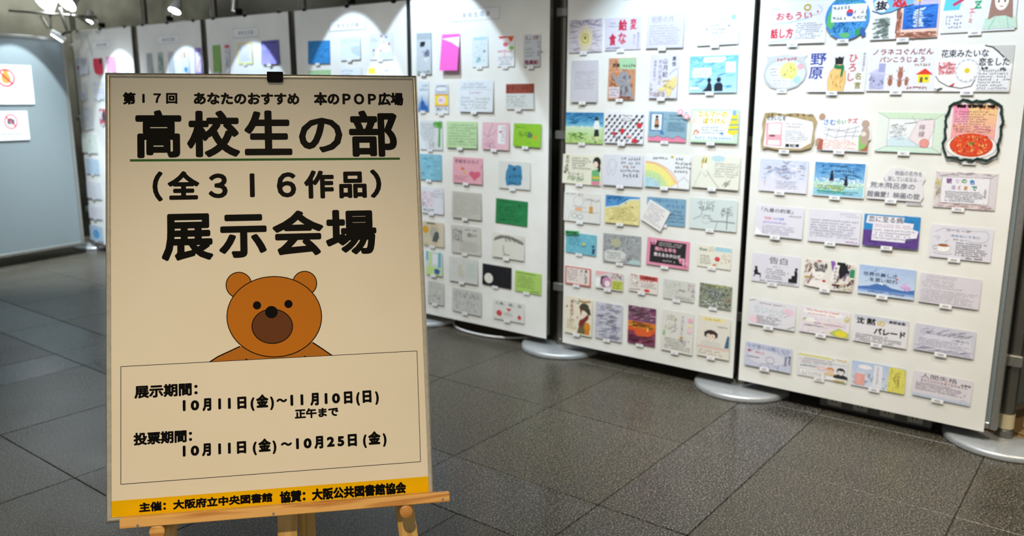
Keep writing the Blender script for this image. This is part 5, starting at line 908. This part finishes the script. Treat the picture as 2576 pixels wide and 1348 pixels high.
M(1671, 700, 1747, 761, '#d6d6d2', 'small pale pencil-drawing card in the seventh row of the middle sheet', [('N', 4, 4, 60, 92, 110, ['#b4b4b0', '#c6c6bc', '#a0a2a0', '#d8d8b8'], 2, 12, 70), ('V', 'ごめん', 90, 90, 22, '#77787c', .01), ('V', 'ねえ', 78, 94, 20, '#c89aa8', .01), ('W', 50, 44, 72, 60, 1, '#444'), ('W', 40, 4, 96, 22, 2, '#a4a49c')])
M(1762, 710, 1840, 781, '#8e9484', 'small dark green-grey card like a forest stream, right end of the seventh row', [('N', 0, 0, 100, 100, 260, ['#6a7266', '#8e9484', '#4a524a', '#b0b4a0', '#9aa48a'], 5, 12), ('N', 30, 30, 70, 80, 60, ['#aab4b8', '#7c888c', '#5c686c'], 4, 12), ('N', 4, 4, 80, 30, 50, ['#d8dcd8', '#b8bcb8', '#4a504a'], 5, 9), ('N', 20, 86, 98, 99, 40, ['#a8b070', '#8a9458', '#c8c898'], 5, 12), ('N', 80, 34, 98, 44, 8, ['#c06a58'], 3, 8)])
M(1423, 742, 1490, 847, '#ece3cc', 'tall cream card with a red-haired lady in a dark hat and orange sleeve', [('V', '赤毛のアン', 20, 92, 12, '#8a3a44', .03), ('P', [(48, 4), (56, 30), (66, 36), (84, 34), (92, 22), (86, 4)], '#6a6038'), ('E', 84, 24, 11, 13, '#d88a20'), ('R', 76, 4, 92, 18, '#d07a18'), ('P', [(52, 26), (56, 40), (70, 46), (86, 60), (88, 48), (74, 34), (60, 20)], '#7a2a24'), ('E', 66, 55, 10, 9, '#f0dccb'), ('P', [(54, 78), (60, 52), (64, 68), (80, 66), (88, 52), (86, 66), (70, 78)], '#8c241e'), ('P', [(52, 74), (62, 86), (76, 86), (92, 72), (96, 58), (88, 58), (72, 68), (60, 70)], '#3a382a'), ('E', 72, 78, 16, 9, '#46432f'), ('L', [(50, 92), (70, 90), (92, 94)], 4, '#b08050'), ('L', [(30, 92), (50, 84), (52, 96)], 3, '#a8a8a0'), ('E', 48, 46, 3, 3, '#c88a98'), ('E', 8, 72, 3, 3, '#a05a64'), ('W', 10, 12, 44, 40, 4, '#c8b890')])
M(1500, 757, 1565, 861, '#cbcad6', 'tall cloudy lilac-grey card with faint lines of writing in the bottom row', [('N', 0, 0, 100, 100, 90, ['#b8b8c8', '#d0d0dc', '#a8a8bc'], 6, 24, 10), ('T', 'アリスの夢旅', 16, 78, 9, '#85859a', 70, .01), ('W', 20, 40, 80, 60, 2, '#77778c'), ('W', 16, 10, 90, 32, 3, '#8a8a9e'), ('L', [(30, 66), (88, 65)], 1, '#777'), ('L', [(50, 92), (62, 88)], 2, '#d8c880')])
M(1582, 766, 1648, 873, '#8a3a58', 'tall card painted as a purple sunset with an orange glowing band', [('G', 0, 60, 100, 100, '#8a5a7c', '#5a2a54'), ('G', 0, 0, 100, 34, '#7a3a5c', '#8a3a4c'), ('G', 0, 34, 100, 60, '#d84a28', '#e88a30'), ('N', 0, 62, 100, 98, 80, ['#6a3a64', '#b88aa0', '#8a4a6c', '#c8a0a8'], 5, 26, 10), ('N', 0, 44, 100, 60, 60, ['#f0a030', '#e07828', '#5a2028', '#f0c048'], 3, 24, 0), ('N', 0, 4, 100, 30, 60, ['#8a4460', '#6a2c4c', '#a05a6c'], 5, 24, 10), ('P', [(24, 30), (30, 40), (86, 42), (90, 30), (76, 24), (36, 22)], '#e0602a'), ('E', 72, 42, 3, 6, '#f6c850')])
M(1669, 777, 1743, 893, '#e2e0da', 'tall pale pastel card with pink corner squares and violet vertical title', [('V', 'そのときじくは', 60, 92, 9.5, '#9a8ac0', .01), ('R', 82, 78, 97, 88, '#f0b0c8'), ('R', 84, 66, 94, 74, '#f0e0a8'), ('R', 80, 52, 94, 62, '#f0c8d8'), ('N', 8, 50, 52, 92, 40, ['#c8d8b8', '#d8c8b8', '#c0c8d0'], 2, 10), ('N', 56, 34, 70, 42, 8, ['#e8c8a0'], 4, 8), ('N', 4, 38, 12, 50, 8, ['#b8e0b0'], 4, 8), ('L', [(30, 46), (44, 56), (38, 70)], 1, '#a8a8b0'), ('W', 10, 6, 94, 34, 5, '#9a9a90')])
M(1758, 790, 1834, 906, '#e6e1d6', 'tall cream card with a short-haired girl at a table, bottom right of the middle sheet', [('R', 12, 88, 82, 97, '#eee2a8'), ('W', 14, 88, 80, 97, 1, '#c8a83a'), ('P', [(0, 20), (0, 26), (100, 26), (100, 20)], '#e0c4b8'), ('P', [(84, 28), (92, 58), (98, 58), (98, 28)], '#3a688c'), ('W', 6, 4, 92, 18, 2, '#b0988c'), ('W', 60, 74, 94, 80, 1, '#777')]+bust(42, 26, 40, '#f2dccb', '#3a2c2c', '#d4d4cc', 1.5)+[('P', [(22, 50), (21, 60), (32, 66), (28, 50)], '#3a2c2c'), ('P', [(62, 50), (63, 60), (52, 66), (56, 50)], '#3a2c2c')])

# ---- sheet beside the sign
Q = lambda *a, **k: card(5, *a, **k)
Q(1049, 84, 1088, 186, '#c4ccd4', 'narrow grey-blue card with two dark blots, top left beside the sign', [('R', 0, 84, 100, 100, '#a8b2bc'), ('N', 20, 68, 60, 78, 16, ['#33333c', '#55555e'], 6, 10, 0), ('E', 74, 50, 14, 9, '#4a4450'), ('E', 66, 38, 14, 8, '#d8dce0'), ('N', 40, 40, 96, 60, 14, ['#6a6478', '#8088b0'], 4, 8), ('N', 4, 2, 96, 8, 14, ['#7a9488'], 3, 9)])
o = Q(1113, 87, 1159, 178, '#f062c8', 'bright magenta-pink portrait card with a white streak', [('P', [(0, 88), (100, 92), (100, 62), (60, 76)], '#f8eef6'), ('L', [(0, 88), (60, 76), (100, 62)], 1.2, '#a888b0')], None, tilt=7)
Q(1188, 93, 1229, 168, '#dfe9ee', 'faint bluish portrait card right of the bright pink one', [('R', 10, 88, 90, 98, '#b8d8e4'), ('N', 10, 10, 90, 84, 50, ['#bcd8dc', '#d0e4e4', '#c0cce0'], 3, 12), ('N', 70, 48, 84, 56, 6, ['#8a98b8'], 4, 8), ('N', 30, 14, 60, 34, 16, ['#a8d4dc'], 5, 10)])
Q(1252, 91, 1296, 167, '#eef0f2', 'white portrait card with red hearts and a green corner mark, top of the sheet', [('P', [(6, 98), (96, 98), (86, 84), (60, 72), (20, 88)], '#e04048'), ('P', [(14, 90), (60, 94), (76, 80), (50, 70), (20, 80)], '#f8f0f0'), ('E', 48, 72, 14, 7, '#e87078'), ('P', [(60, 98), (96, 98), (86, 82)], '#e06a30'), ('E', 82, 60, 14, 6, '#98c858'), ('W', 4, 44, 96, 56, 1, '#e05a68'), ('E', 44, 38, 6, 10, '#f4c8cc'), ('W', 6, 4, 92, 34, 4, '#7a86a0')])
Q(1319, 88, 1361, 167, '#c9cfd4', 'grey portrait card with purple-red characters in the dark upper right corner', [('T', 'しき', 14, 84, 12, '#8a4a64', 76, .03), ('V', '少々一な', 82, 80, 12, '#7a6a94', .01), ('T', '怪異記', 8, 6, 15, '#8a3450', 84, .04), ('L', [(10, 74), (40, 78)], 1.5, '#99a'), ('W', 10, 28, 60, 60, 3, '#b0b6be')])
Q(1052, 205, 1081, 280, '#dbe6ee', 'small portrait card with a deep blue castle shape beside the sign frame', [('G', 0, 0, 100, 60, '#3a78b8', '#dbe6ee'), ('P', [(24, 6), (24, 30), (34, 34), (38, 56), (46, 36), (60, 34), (70, 20), (92, 16), (92, 4)], '#2a62b0'), ('W', 20, 66, 90, 92, 2, '#7a94a8')])
Q(1094, 209, 1130, 286, '#e6ebf0', 'portrait card shaped with a jar carrying a bright yellow label', [('R', 4, 18, 96, 74, '#c4ccd6'), ('R', 2, 26, 98, 62, '#eed83a'), ('E', 50, 44, 30, 14, '#f0d8e4'), ('W', 30, 38, 70, 50, 1, '#9a5a8a'), ('L', [(2, 62), (98, 62)], 3, '#d8743a'), ('L', [(2, 26), (98, 26)], 3, '#d8743a'), ('O', 50, 80, 42, 10, 2, '#98a4b4'), ('W', 14, 84, 86, 96, 1, '#8a94a8'), ('N', 6, 8, 94, 20, 20, ['#b0b8c4', '#98a0b0'], 4, 10)])
Q(1157, 203, 1243, 282, '#dfe6ee', 'pale landscape card divided into panels of faint writing, second row beside the sign', [('L', [(2, 72), (98, 70)], 1, '#a8b4c4'), ('L', [(44, 4), (44, 50)], 1, '#b4c0cc'), ('W', 6, 74, 94, 94, 2, '#8c9aae'), ('W', 6, 6, 42, 50, 4, '#94a4b8'), ('W', 48, 8, 92, 46, 4, '#a0a89c'), ('W', 30, 54, 70, 66, 1, '#c09ab0')], tilt=3)
Q(1274, 211, 1344, 275, '#d8dcda', 'card with a solid brown band across its top above grey writing', [('R', 0, 62, 100, 100, '#93402f'), ('N', 1, 63, 99, 99, 60, ['#8a3a2a', '#7c3226', '#a04a36'], 5, 16, 90), ('W', 4, 8, 80, 56, 4, '#9aa0a0')])
Q(1056, 303, 1115, 378, '#d9dfe4', 'grey-white card with a green palm tree cut off by the sign', [('P', [(66, 96), (99, 98), (97, 70), (92, 76), (90, 10), (80, 10), (84, 76), (70, 80)], '#5aa84a'), ('N', 60, 76, 98, 99, 24, ['#4a9a40', '#78c060'], 5, 12), ('W', 2, 30, 66, 92, 7, '#9aa4b0'), ('N', 40, 4, 70, 30, 14, ['#a8b0a8', '#8a9490'], 3, 10)])
Q(1125, 305, 1202, 374, '#b9d8a6', 'pale green card packed with writing, third row beside the sign', [('N', 2, 2, 98, 98, 30, ['#c2dfb0', '#b0d09c'], 6, 24, 0), ('W', 6, 8, 96, 92, 8, '#6f9a68')], tilt=3)
Q(1215, 307, 1283, 378, '#e3bcc8', 'pale pink card with a white strip of writing and thin branches', [('R', 58, 22, 86, 90, '#ecebee'), ('L', [(6, 60), (22, 46), (30, 74), (40, 96)], 1.6, '#8a5a74'), ('L', [(22, 46), (44, 60), (52, 72)], 1.4, '#8a5a74'), ('N', 4, 4, 54, 40, 40, ['#d0a0b4', '#c890a8'], 3, 12, 0), ('E', 68, 66, 4, 4, '#c04a6a'), ('W', 72, 30, 84, 86, 5, '#8a8a9a')], tilt=3)
Q(1294, 310, 1363, 371, '#8cc32a', 'vivid lime-green card with dark writing and a small orange bug', [('N', 2, 2, 98, 98, 40, ['#84bb24', '#94cb34'], 6, 24, 0), ('W', 8, 78, 40, 88, 1, '#3a5a14'), ('W', 18, 46, 60, 66, 2, '#2a4a20'), ('E', 60, 50, 9, 11, '#5a7a5a'), ('E', 80, 42, 8, 10, '#c0a030'), ('N', 50, 34, 72, 60, 16, ['#4a6a5a', '#6a8a6a'], 3, 8)], tilt=3)
Q(1054, 386, 1113, 455, '#7fbbd2', 'plain light blue card partly hidden by the right edge of the sign', [('N', 2, 2, 98, 98, 60, ['#88c2d6', '#74b0ca', '#92cada'], 6, 26, 0)])
Q(1141, 394, 1216, 464, '#e2a9b6', 'rose-pink card with a big heart and two orange stars', [('T', '手紙をひらく', 6, 76, 16, '#6a3a58', 80, .02), ('E', 66, 38, 10, 11, '#d0607a'), ('E', 84, 38, 10, 11, '#d0607a'), ('P', [(56, 36), (94, 36), (75, 12)], '#d0607a'), ('E', 34, 56, 6, 6, '#d87a3a'), ('E', 42, 42, 5, 5, '#d8b04a'), ('W', 6, 8, 50, 30, 3, '#b06a80'), ('L', [(94, 60), (98, 72)], 2, '#5a4a80')])
Q(1256, 404, 1335, 478, '#d9dcd8', 'white card with a solid blue bear-like shape in the middle', [('P', [(26, 10), (22, 34), (24, 62), (30, 78), (30, 90), (40, 88), (50, 84), (62, 88), (72, 84), (74, 66), (76, 40), (70, 14), (60, 12), (48, 14)], '#3a82ac'), ('E', 50, 72, 4, 5, '#14242e'), ('W', 34, 36, 68, 56, 1, '#1c4a66'), ('W', 30, 12, 70, 30, 1, '#1c4a66')])
Q(1060, 468, 1118, 540, '#dfe0e8', 'pale card with sprays of pink blossom beside the sign frame', [('N', 4, 24, 60, 84, 70, ['#e09ab4', '#d07a98', '#e8b8c8'], 4, 7), ('N', 2, 20, 30, 50, 14, ['#7a5a64'], 2, 10), ('W', 50, 60, 96, 92, 3, '#9a9aac'), ('W', 10, 4, 90, 20, 1, '#777')])
Q(1139, 480, 1213, 554, '#c3c1b8', 'beige-grey open-book card of two pages, fifth row beside the sign', [('L', [(60, 4), (60, 96)], 1, '#a4a298'), ('W', 6, 10, 56, 90, 9, '#a8a69c'), ('W', 64, 20, 96, 90, 7, '#a8a69c')], tilt=2.5)
Q(1249, 499, 1329, 570, '#1f8048', 'solid dark green card tilted slightly on the sheet beside the sign', [('N', 2, 2, 98, 98, 60, ['#22864c', '#1a7640', '#2a8e54'], 5, 26, 0), ('W', 14, 84, 60, 94, 1, '#0e4a28'), ('W', 8, 14, 80, 74, 5, '#156a38')], None, rot=1.5)
Q(1064, 555, 1119, 623, '#d4c8b0', 'card with an orange spot and dark grey animal shape beside the sign frame', [('N', 2, 2, 98, 98, 60, ['#d8c8a0', '#c8c4b4', '#d8b090', '#c0cca0'], 6, 16), ('E', 14, 66, 16, 16, '#d8a030'), ('E', 52, 56, 18, 24, '#b4aca0'), ('P', [(44, 20), (58, 60), (74, 62), (78, 40), (66, 18)], '#55585c'), ('R', 20, 90, 60, 97, '#6a6458')])
Q(1136, 564, 1211, 644, '#cdccc4', 'grey pencil card with dense strokes left and bold marks right, sixth row', [('N', 4, 40, 40, 90, 60, ['#77777a', '#98989a', '#5a5a5e'], 3, 10), ('T', '白い', 56, 62, 15, '#4a4a50', 30, .04), ('W', 46, 82, 96, 92, 1, '#777'), ('W', 30, 8, 94, 46, 5, '#a0a098')])
Q(1240, 584, 1321, 656, '#dcdad0', 'cream card with a drooping dark tree branch and a bent stem', [('P', [(4, 66), (8, 80), (24, 92), (50, 94), (80, 84), (97, 74), (96, 62), (80, 70), (56, 80), (34, 82), (16, 72)], '#77756c'), ('N', 30, 66, 96, 90, 40, ['#55544e', '#8c8a80', '#a09e94'], 4, 8), ('L', [(36, 52), (36, 26), (42, 16), (54, 14)], 3, '#5c5b56'), ('L', [(34, 12), (56, 16)], 2, '#6c6b66')])
Q(1073, 630, 1115, 695, '#cfdcd4', 'pastel card with blue columns, lime base and a dark blue cup', [('R', 0, 60, 14, 100, '#6ab4cc'), ('R', 74, 26, 92, 98, '#6ab0c8'), ('R', 22, 30, 34, 98, '#c4dc88'), ('R', 0, 0, 96, 34, '#c4dc90'), ('P', [(50, 26), (54, 6), (78, 4), (88, 22), (70, 30)], '#2f62a8'), ('R', 40, 46, 72, 90, '#e4e6ea')])
Q(1131, 643, 1203, 716, '#d2d3cf', 'faint grey sketch card with tall shapes, left of the black moon card', [('N', 6, 10, 94, 92, 80, ['#b0b4b2', '#c4c8c4', '#a0a4a0', '#c0c0cc'], 2, 12, 80), ('P', [(30, 20), (34, 70), (46, 74), (50, 20)], '#c8c4b4'), ('R', 64, 20, 94, 80, '#c2cac6')])
Q(1215, 662, 1288, 727, '#0f0f14', 'black card with a white moon face at its left', [('E', 22, 34, 15, 24, '#e6e4dc'), ('N', 14, 20, 32, 54, 12, ['#c8c6bc', '#b4b2a8'], 3, 6), ('V', '夜', 82, 90, 14, '#3a3a48'), ('V', '月と六', 68, 60, 12, '#33333f')])
Q(1297, 679, 1363, 742, '#aacf68', 'yellow-green card with dark lines of writing right of the black moon card', [('W', 6, 84, 94, 96, 1, '#4a6a28'), ('W', 8, 20, 76, 80, 6, '#4a6a30'), ('W', 60, 4, 94, 16, 1, '#4a6a28')])
Q(1078, 705, 1119, 768, '#c8c9c2', 'grey sketch card at the bottom left beside the sign frame', [('N', 4, 4, 96, 60, 60, ['#94968f', '#b0b2ac', '#d8d8d2'], 4, 14), ('W', 10, 66, 90, 94, 3, '#a8aaa2')])
Q(1139, 722, 1213, 795, '#c9cac5', 'grey card of criss-crossed blue and brown pencil lines in the bottom row', [('N', 4, 4, 96, 96, 120, ['#8a94a4', '#a8a49c', '#77818e', '#b4b0a8'], 2, 18), ('N', 4, 60, 96, 92, 40, ['#8a8480', '#77828e'], 2.4, 14, 90)])
Q(1242, 750, 1320, 814, '#deded8', 'pale card with an apple, a cherry and a rose in red at the bottom right', [('T', '人魚、姫、恋', 6, 74, 16, '#55555c', 86, .02), ('E', 20, 32, 9, 15, '#c8303c'), ('E', 22, 36, 4, 7, '#dc5a60'), ('P', [(42, 62), (60, 62), (51, 46)], '#c43844'), ('E', 84, 24, 5, 8, '#c8303c'), ('P', [(78, 24), (84, 40), (92, 26), (86, 12)], '#cc3a46'), ('L', [(20, 18), (30, 6)], 1.4, '#4a8a4a'), ('W', 36, 22, 66, 42, 3, '#9a9a98')])

# ---- distant sheets
D = lambda pn, *a, **k: card(pn, *a, gr=1, **k)
D(4, 776, 104, 833, 159, '#2f86cc', 'plain bright blue card on the sheet behind the right half of the sign', [('N', 2, 2, 98, 98, 50, ['#3a90d4', '#2a7cc0', '#4298dc'], 6, 26, 10)])
D(4, 857, 95, 909, 150, '#dfe9f2', 'very pale card with a light blue cloud, right of the plain blue card', [('W', 4, 74, 96, 92, 2, '#a8c4dc'), ('P', [(50, 56), (96, 60), (96, 10), (60, 30)], '#bcd4e8'), ('E', 74, 44, 6, 7, '#e8c0cc')])
D(4, 931, 85, 991, 149, '#e3ecf4', 'pale card dotted with small red flowers on the sheet behind the sign corner', [('W', 4, 66, 30, 84, 2, '#7aa0c0')]+[('E', x, y, 5, 5, c) for x, y, c in ((50, 88, '#c88090'), (72, 84, '#b0a0c8'), (62, 66, '#a8a0b8'), (84, 58, '#d07868'), (18, 36, '#c06a88'), (48, 34, '#b87aa8'), (84, 24, '#b05a70'))]+[('R', 16, 10, 20, 30, '#c8b870'), ('R', 40, 4, 94, 30, '#c8dcec')])
D(4, 777, 177, 835, 232, '#a9cfa0', 'pale green card just showing over the top edge of the sign', [('N', 2, 2, 98, 98, 30, ['#b2d8a8', '#a0c898'], 6, 26, 0)])
D(4, 856, 170, 912, 226, '#e6eef6', 'white card just showing over the sign, right of the pale green one', [('W', 6, 60, 60, 92, 2, '#a8b4c8')])
D(4, 928, 171, 994, 228, '#eef0f0', 'white card with a yellow square corner just showing over the sign', [('R', 0, 74, 28, 100, '#f0d850'), ('W', 34, 74, 96, 96, 1, '#c0a8c8')])
D(3, 535, 114, 559, 182, '#8db866', 'tall narrow grass-green card with the bottom nearly touching the sign', [('N', 2, 2, 98, 98, 40, ['#94c06e', '#84ae5c'], 5, 20, 90)])
D(3, 565, 112, 582, 178, '#dcdfe6', 'narrow white card with a red heading left of the yellow-framed card', [('R', 10, 86, 96, 98, '#d8606e'), ('W', 10, 62, 92, 80, 1, '#9ab4c0'), ('N', 30, 10, 76, 50, 30, ['#a8a0a8', '#8a8690'], 4, 7)])
D(3, 598, 108, 638, 161, '#dfe2e6', 'white card with a pale yellow painted frame near the sign top', [('R', 0, 90, 100, 100, '#e6df9c'), ('R', 0, 0, 100, 8, '#e2e08c'), ('R', 0, 0, 9, 100, '#e6df9c'), ('R', 91, 0, 100, 100, '#e2da98'), ('W', 14, 14, 86, 84, 7, '#b4b8be')])
D(3, 658, 103, 706, 161, '#6a68b4', 'violet-blue card with a pale diagonal beam above the black sign clip', [('P', [(0, 0), (0, 84), (16, 90), (40, 60), (84, 10), (84, 0)], '#a09cf0'), ('G', 0, 0, 50, 60, '#b4a8f8', '#8a8ae0'), ('N', 4, 86, 96, 98, 20, ['#3c3c80', '#5050a0'], 5, 12), ('L', [(50, 52), (96, 30)], 2, '#8a5a80'), ('E', 46, 44, 4, 4, '#c87a90')], tilt=4)
D(2, 369, 134, 387, 186, '#a9b2b4', 'narrow plain grey card, leftmost on the second sheet from the left', [('N', 4, 4, 96, 96, 20, ['#b0b8ba', '#a0a8aa'], 6, 20)])
D(2, 397, 132, 414, 184, '#b2c0bc', 'narrow grey-green card, second on the second sheet from the left', [('N', 20, 10, 90, 90, 30, ['#6a9488', '#8aac9c', '#4a6a64'], 6, 16, 90)])
D(2, 423, 130, 441, 184, '#c9d0d6', 'narrow speckled grey card, third on the second sheet from the left', [('W', 6, 6, 94, 94, 8, '#9aa0b0')])
D(2, 455, 126, 479, 183, '#e2ebf3', 'white card with an orange figure above a blue blot', [('P', [(38, 70), (44, 92), (58, 92), (64, 66), (50, 62)], '#e08838'), ('E', 60, 14, 26, 12, '#5a9ae0'), ('W', 4, 60, 32, 92, 3, '#a0b4c8')])
D(2, 490, 121, 512, 188, '#a088d4', 'small card with a purple border and orange streak on the second sheet from the left', [('R', 14, 10, 84, 84, '#e8e2f6'), ('L', [(30, 10), (60, 40), (80, 56)], 6, '#e0905a'), ('L', [(64, 70), (70, 96)], 6, '#8a68c0')])
D(1, 189, 147, 226, 186, '#d4dae4', 'grey-white card with a dark red mark, first on the farthest left sheet', [('W', 6, 30, 96, 94, 4, '#a8b0c0'), ('E', 24, 40, 9, 14, '#a04a64'), ('N', 20, 4, 70, 30, 12, ['#8a90a0'], 4, 10)])
D(1, 234, 147, 262, 188, '#d8304c', 'deep red rounded card on the farthest left sheet', [('N', 6, 10, 90, 90, 30, ['#c82440', '#e04862'], 6, 16), ('R', 70, 66, 92, 96, '#3a1a2c')], shape=[(14, 14), (40, 0), (84, 2), (100, 16), (98, 98), (4, 100), (2, 60)])
D(1, 268, 143, 294, 182, '#eaa4c8', 'pink card right of the deep red one on the farthest left sheet', [('N', 4, 50, 40, 92, 14, ['#9a7a98', '#7a5a78'], 5, 10), ('N', 44, 10, 96, 96, 20, ['#f0b0d4', '#e890bc'], 6, 18)])
D(1, 304, 143, 326, 184, '#e3edf3', 'nearly blank pale blue card beside the pink one', [('W', 6, 10, 80, 70, 3, '#b8c8d8')])
D(1, 196, 208, 221, 250, '#dfe1e8', 'small white card with a blue mark, second row of the farthest left sheet', [('R', 50, 10, 80, 34, '#aab4e4'), ('R', 44, 60, 54, 92, '#d8dca8')])
D(1, 234, 205, 264, 250, '#dcdfe8', 'small pale card with faint writing cut off by the sign, second row', [('W', 6, 30, 90, 90, 4, '#a8b0c4'), ('R', 60, 60, 80, 80, '#e0dcae')])
D(1, 201, 268, 238, 325, '#dfe4ea', 'pale card with a rounded grey outline, third row of the farthest left sheet', [('O', 50, 70, 34, 20, 3, '#b4c0c4'), ('O', 50, 26, 38, 16, 3, '#c0c8cc')])
D(1, 250, 274, 272, 312, '#c8606e', 'dark red and grey card half behind the left edge of the sign', [('E', 30, 60, 30, 30, '#e8dce0'), ('E', 60, 50, 26, 36, '#4a4048')])
D(1, 206, 337, 248, 386, '#d3dcd6', 'pale green-grey sketch card left of the sign', [('N', 4, 4, 96, 96, 50, ['#b4c4b8', '#a0b0a8', '#d8dcc0'], 4, 16)])
D(1, 216, 398, 253, 440, '#bcd2e4', 'light blue card left of the sign', [('N', 10, 10, 90, 90, 30, ['#a0c0da', '#b0cce0', '#90b0cc'], 6, 18)])
D(1, 218, 455, 258, 502, '#d8dce4', 'white card with a faint brown sketch left of the sign', [('N', 10, 10, 70, 80, 30, ['#c4beb8', '#b4b8b4', '#d0c8c4'], 4, 14)])
D(1, 223, 515, 259, 553, '#dcdfe6', 'small card with a pink blot left of the sign', [('N', 20, 20, 80, 80, 24, ['#dcb8b8', '#b8bcc8', '#d0a8a0'], 5, 12)])
D(1, 226, 565, 262, 609, '#b4cde4', 'card with a clear blue drop, lowest left of the sign', [('E', 50, 46, 24, 30, '#5aa4d8'), ('N', 4, 70, 96, 96, 16, ['#c8d8d8', '#a8c0cc'], 5, 16)])
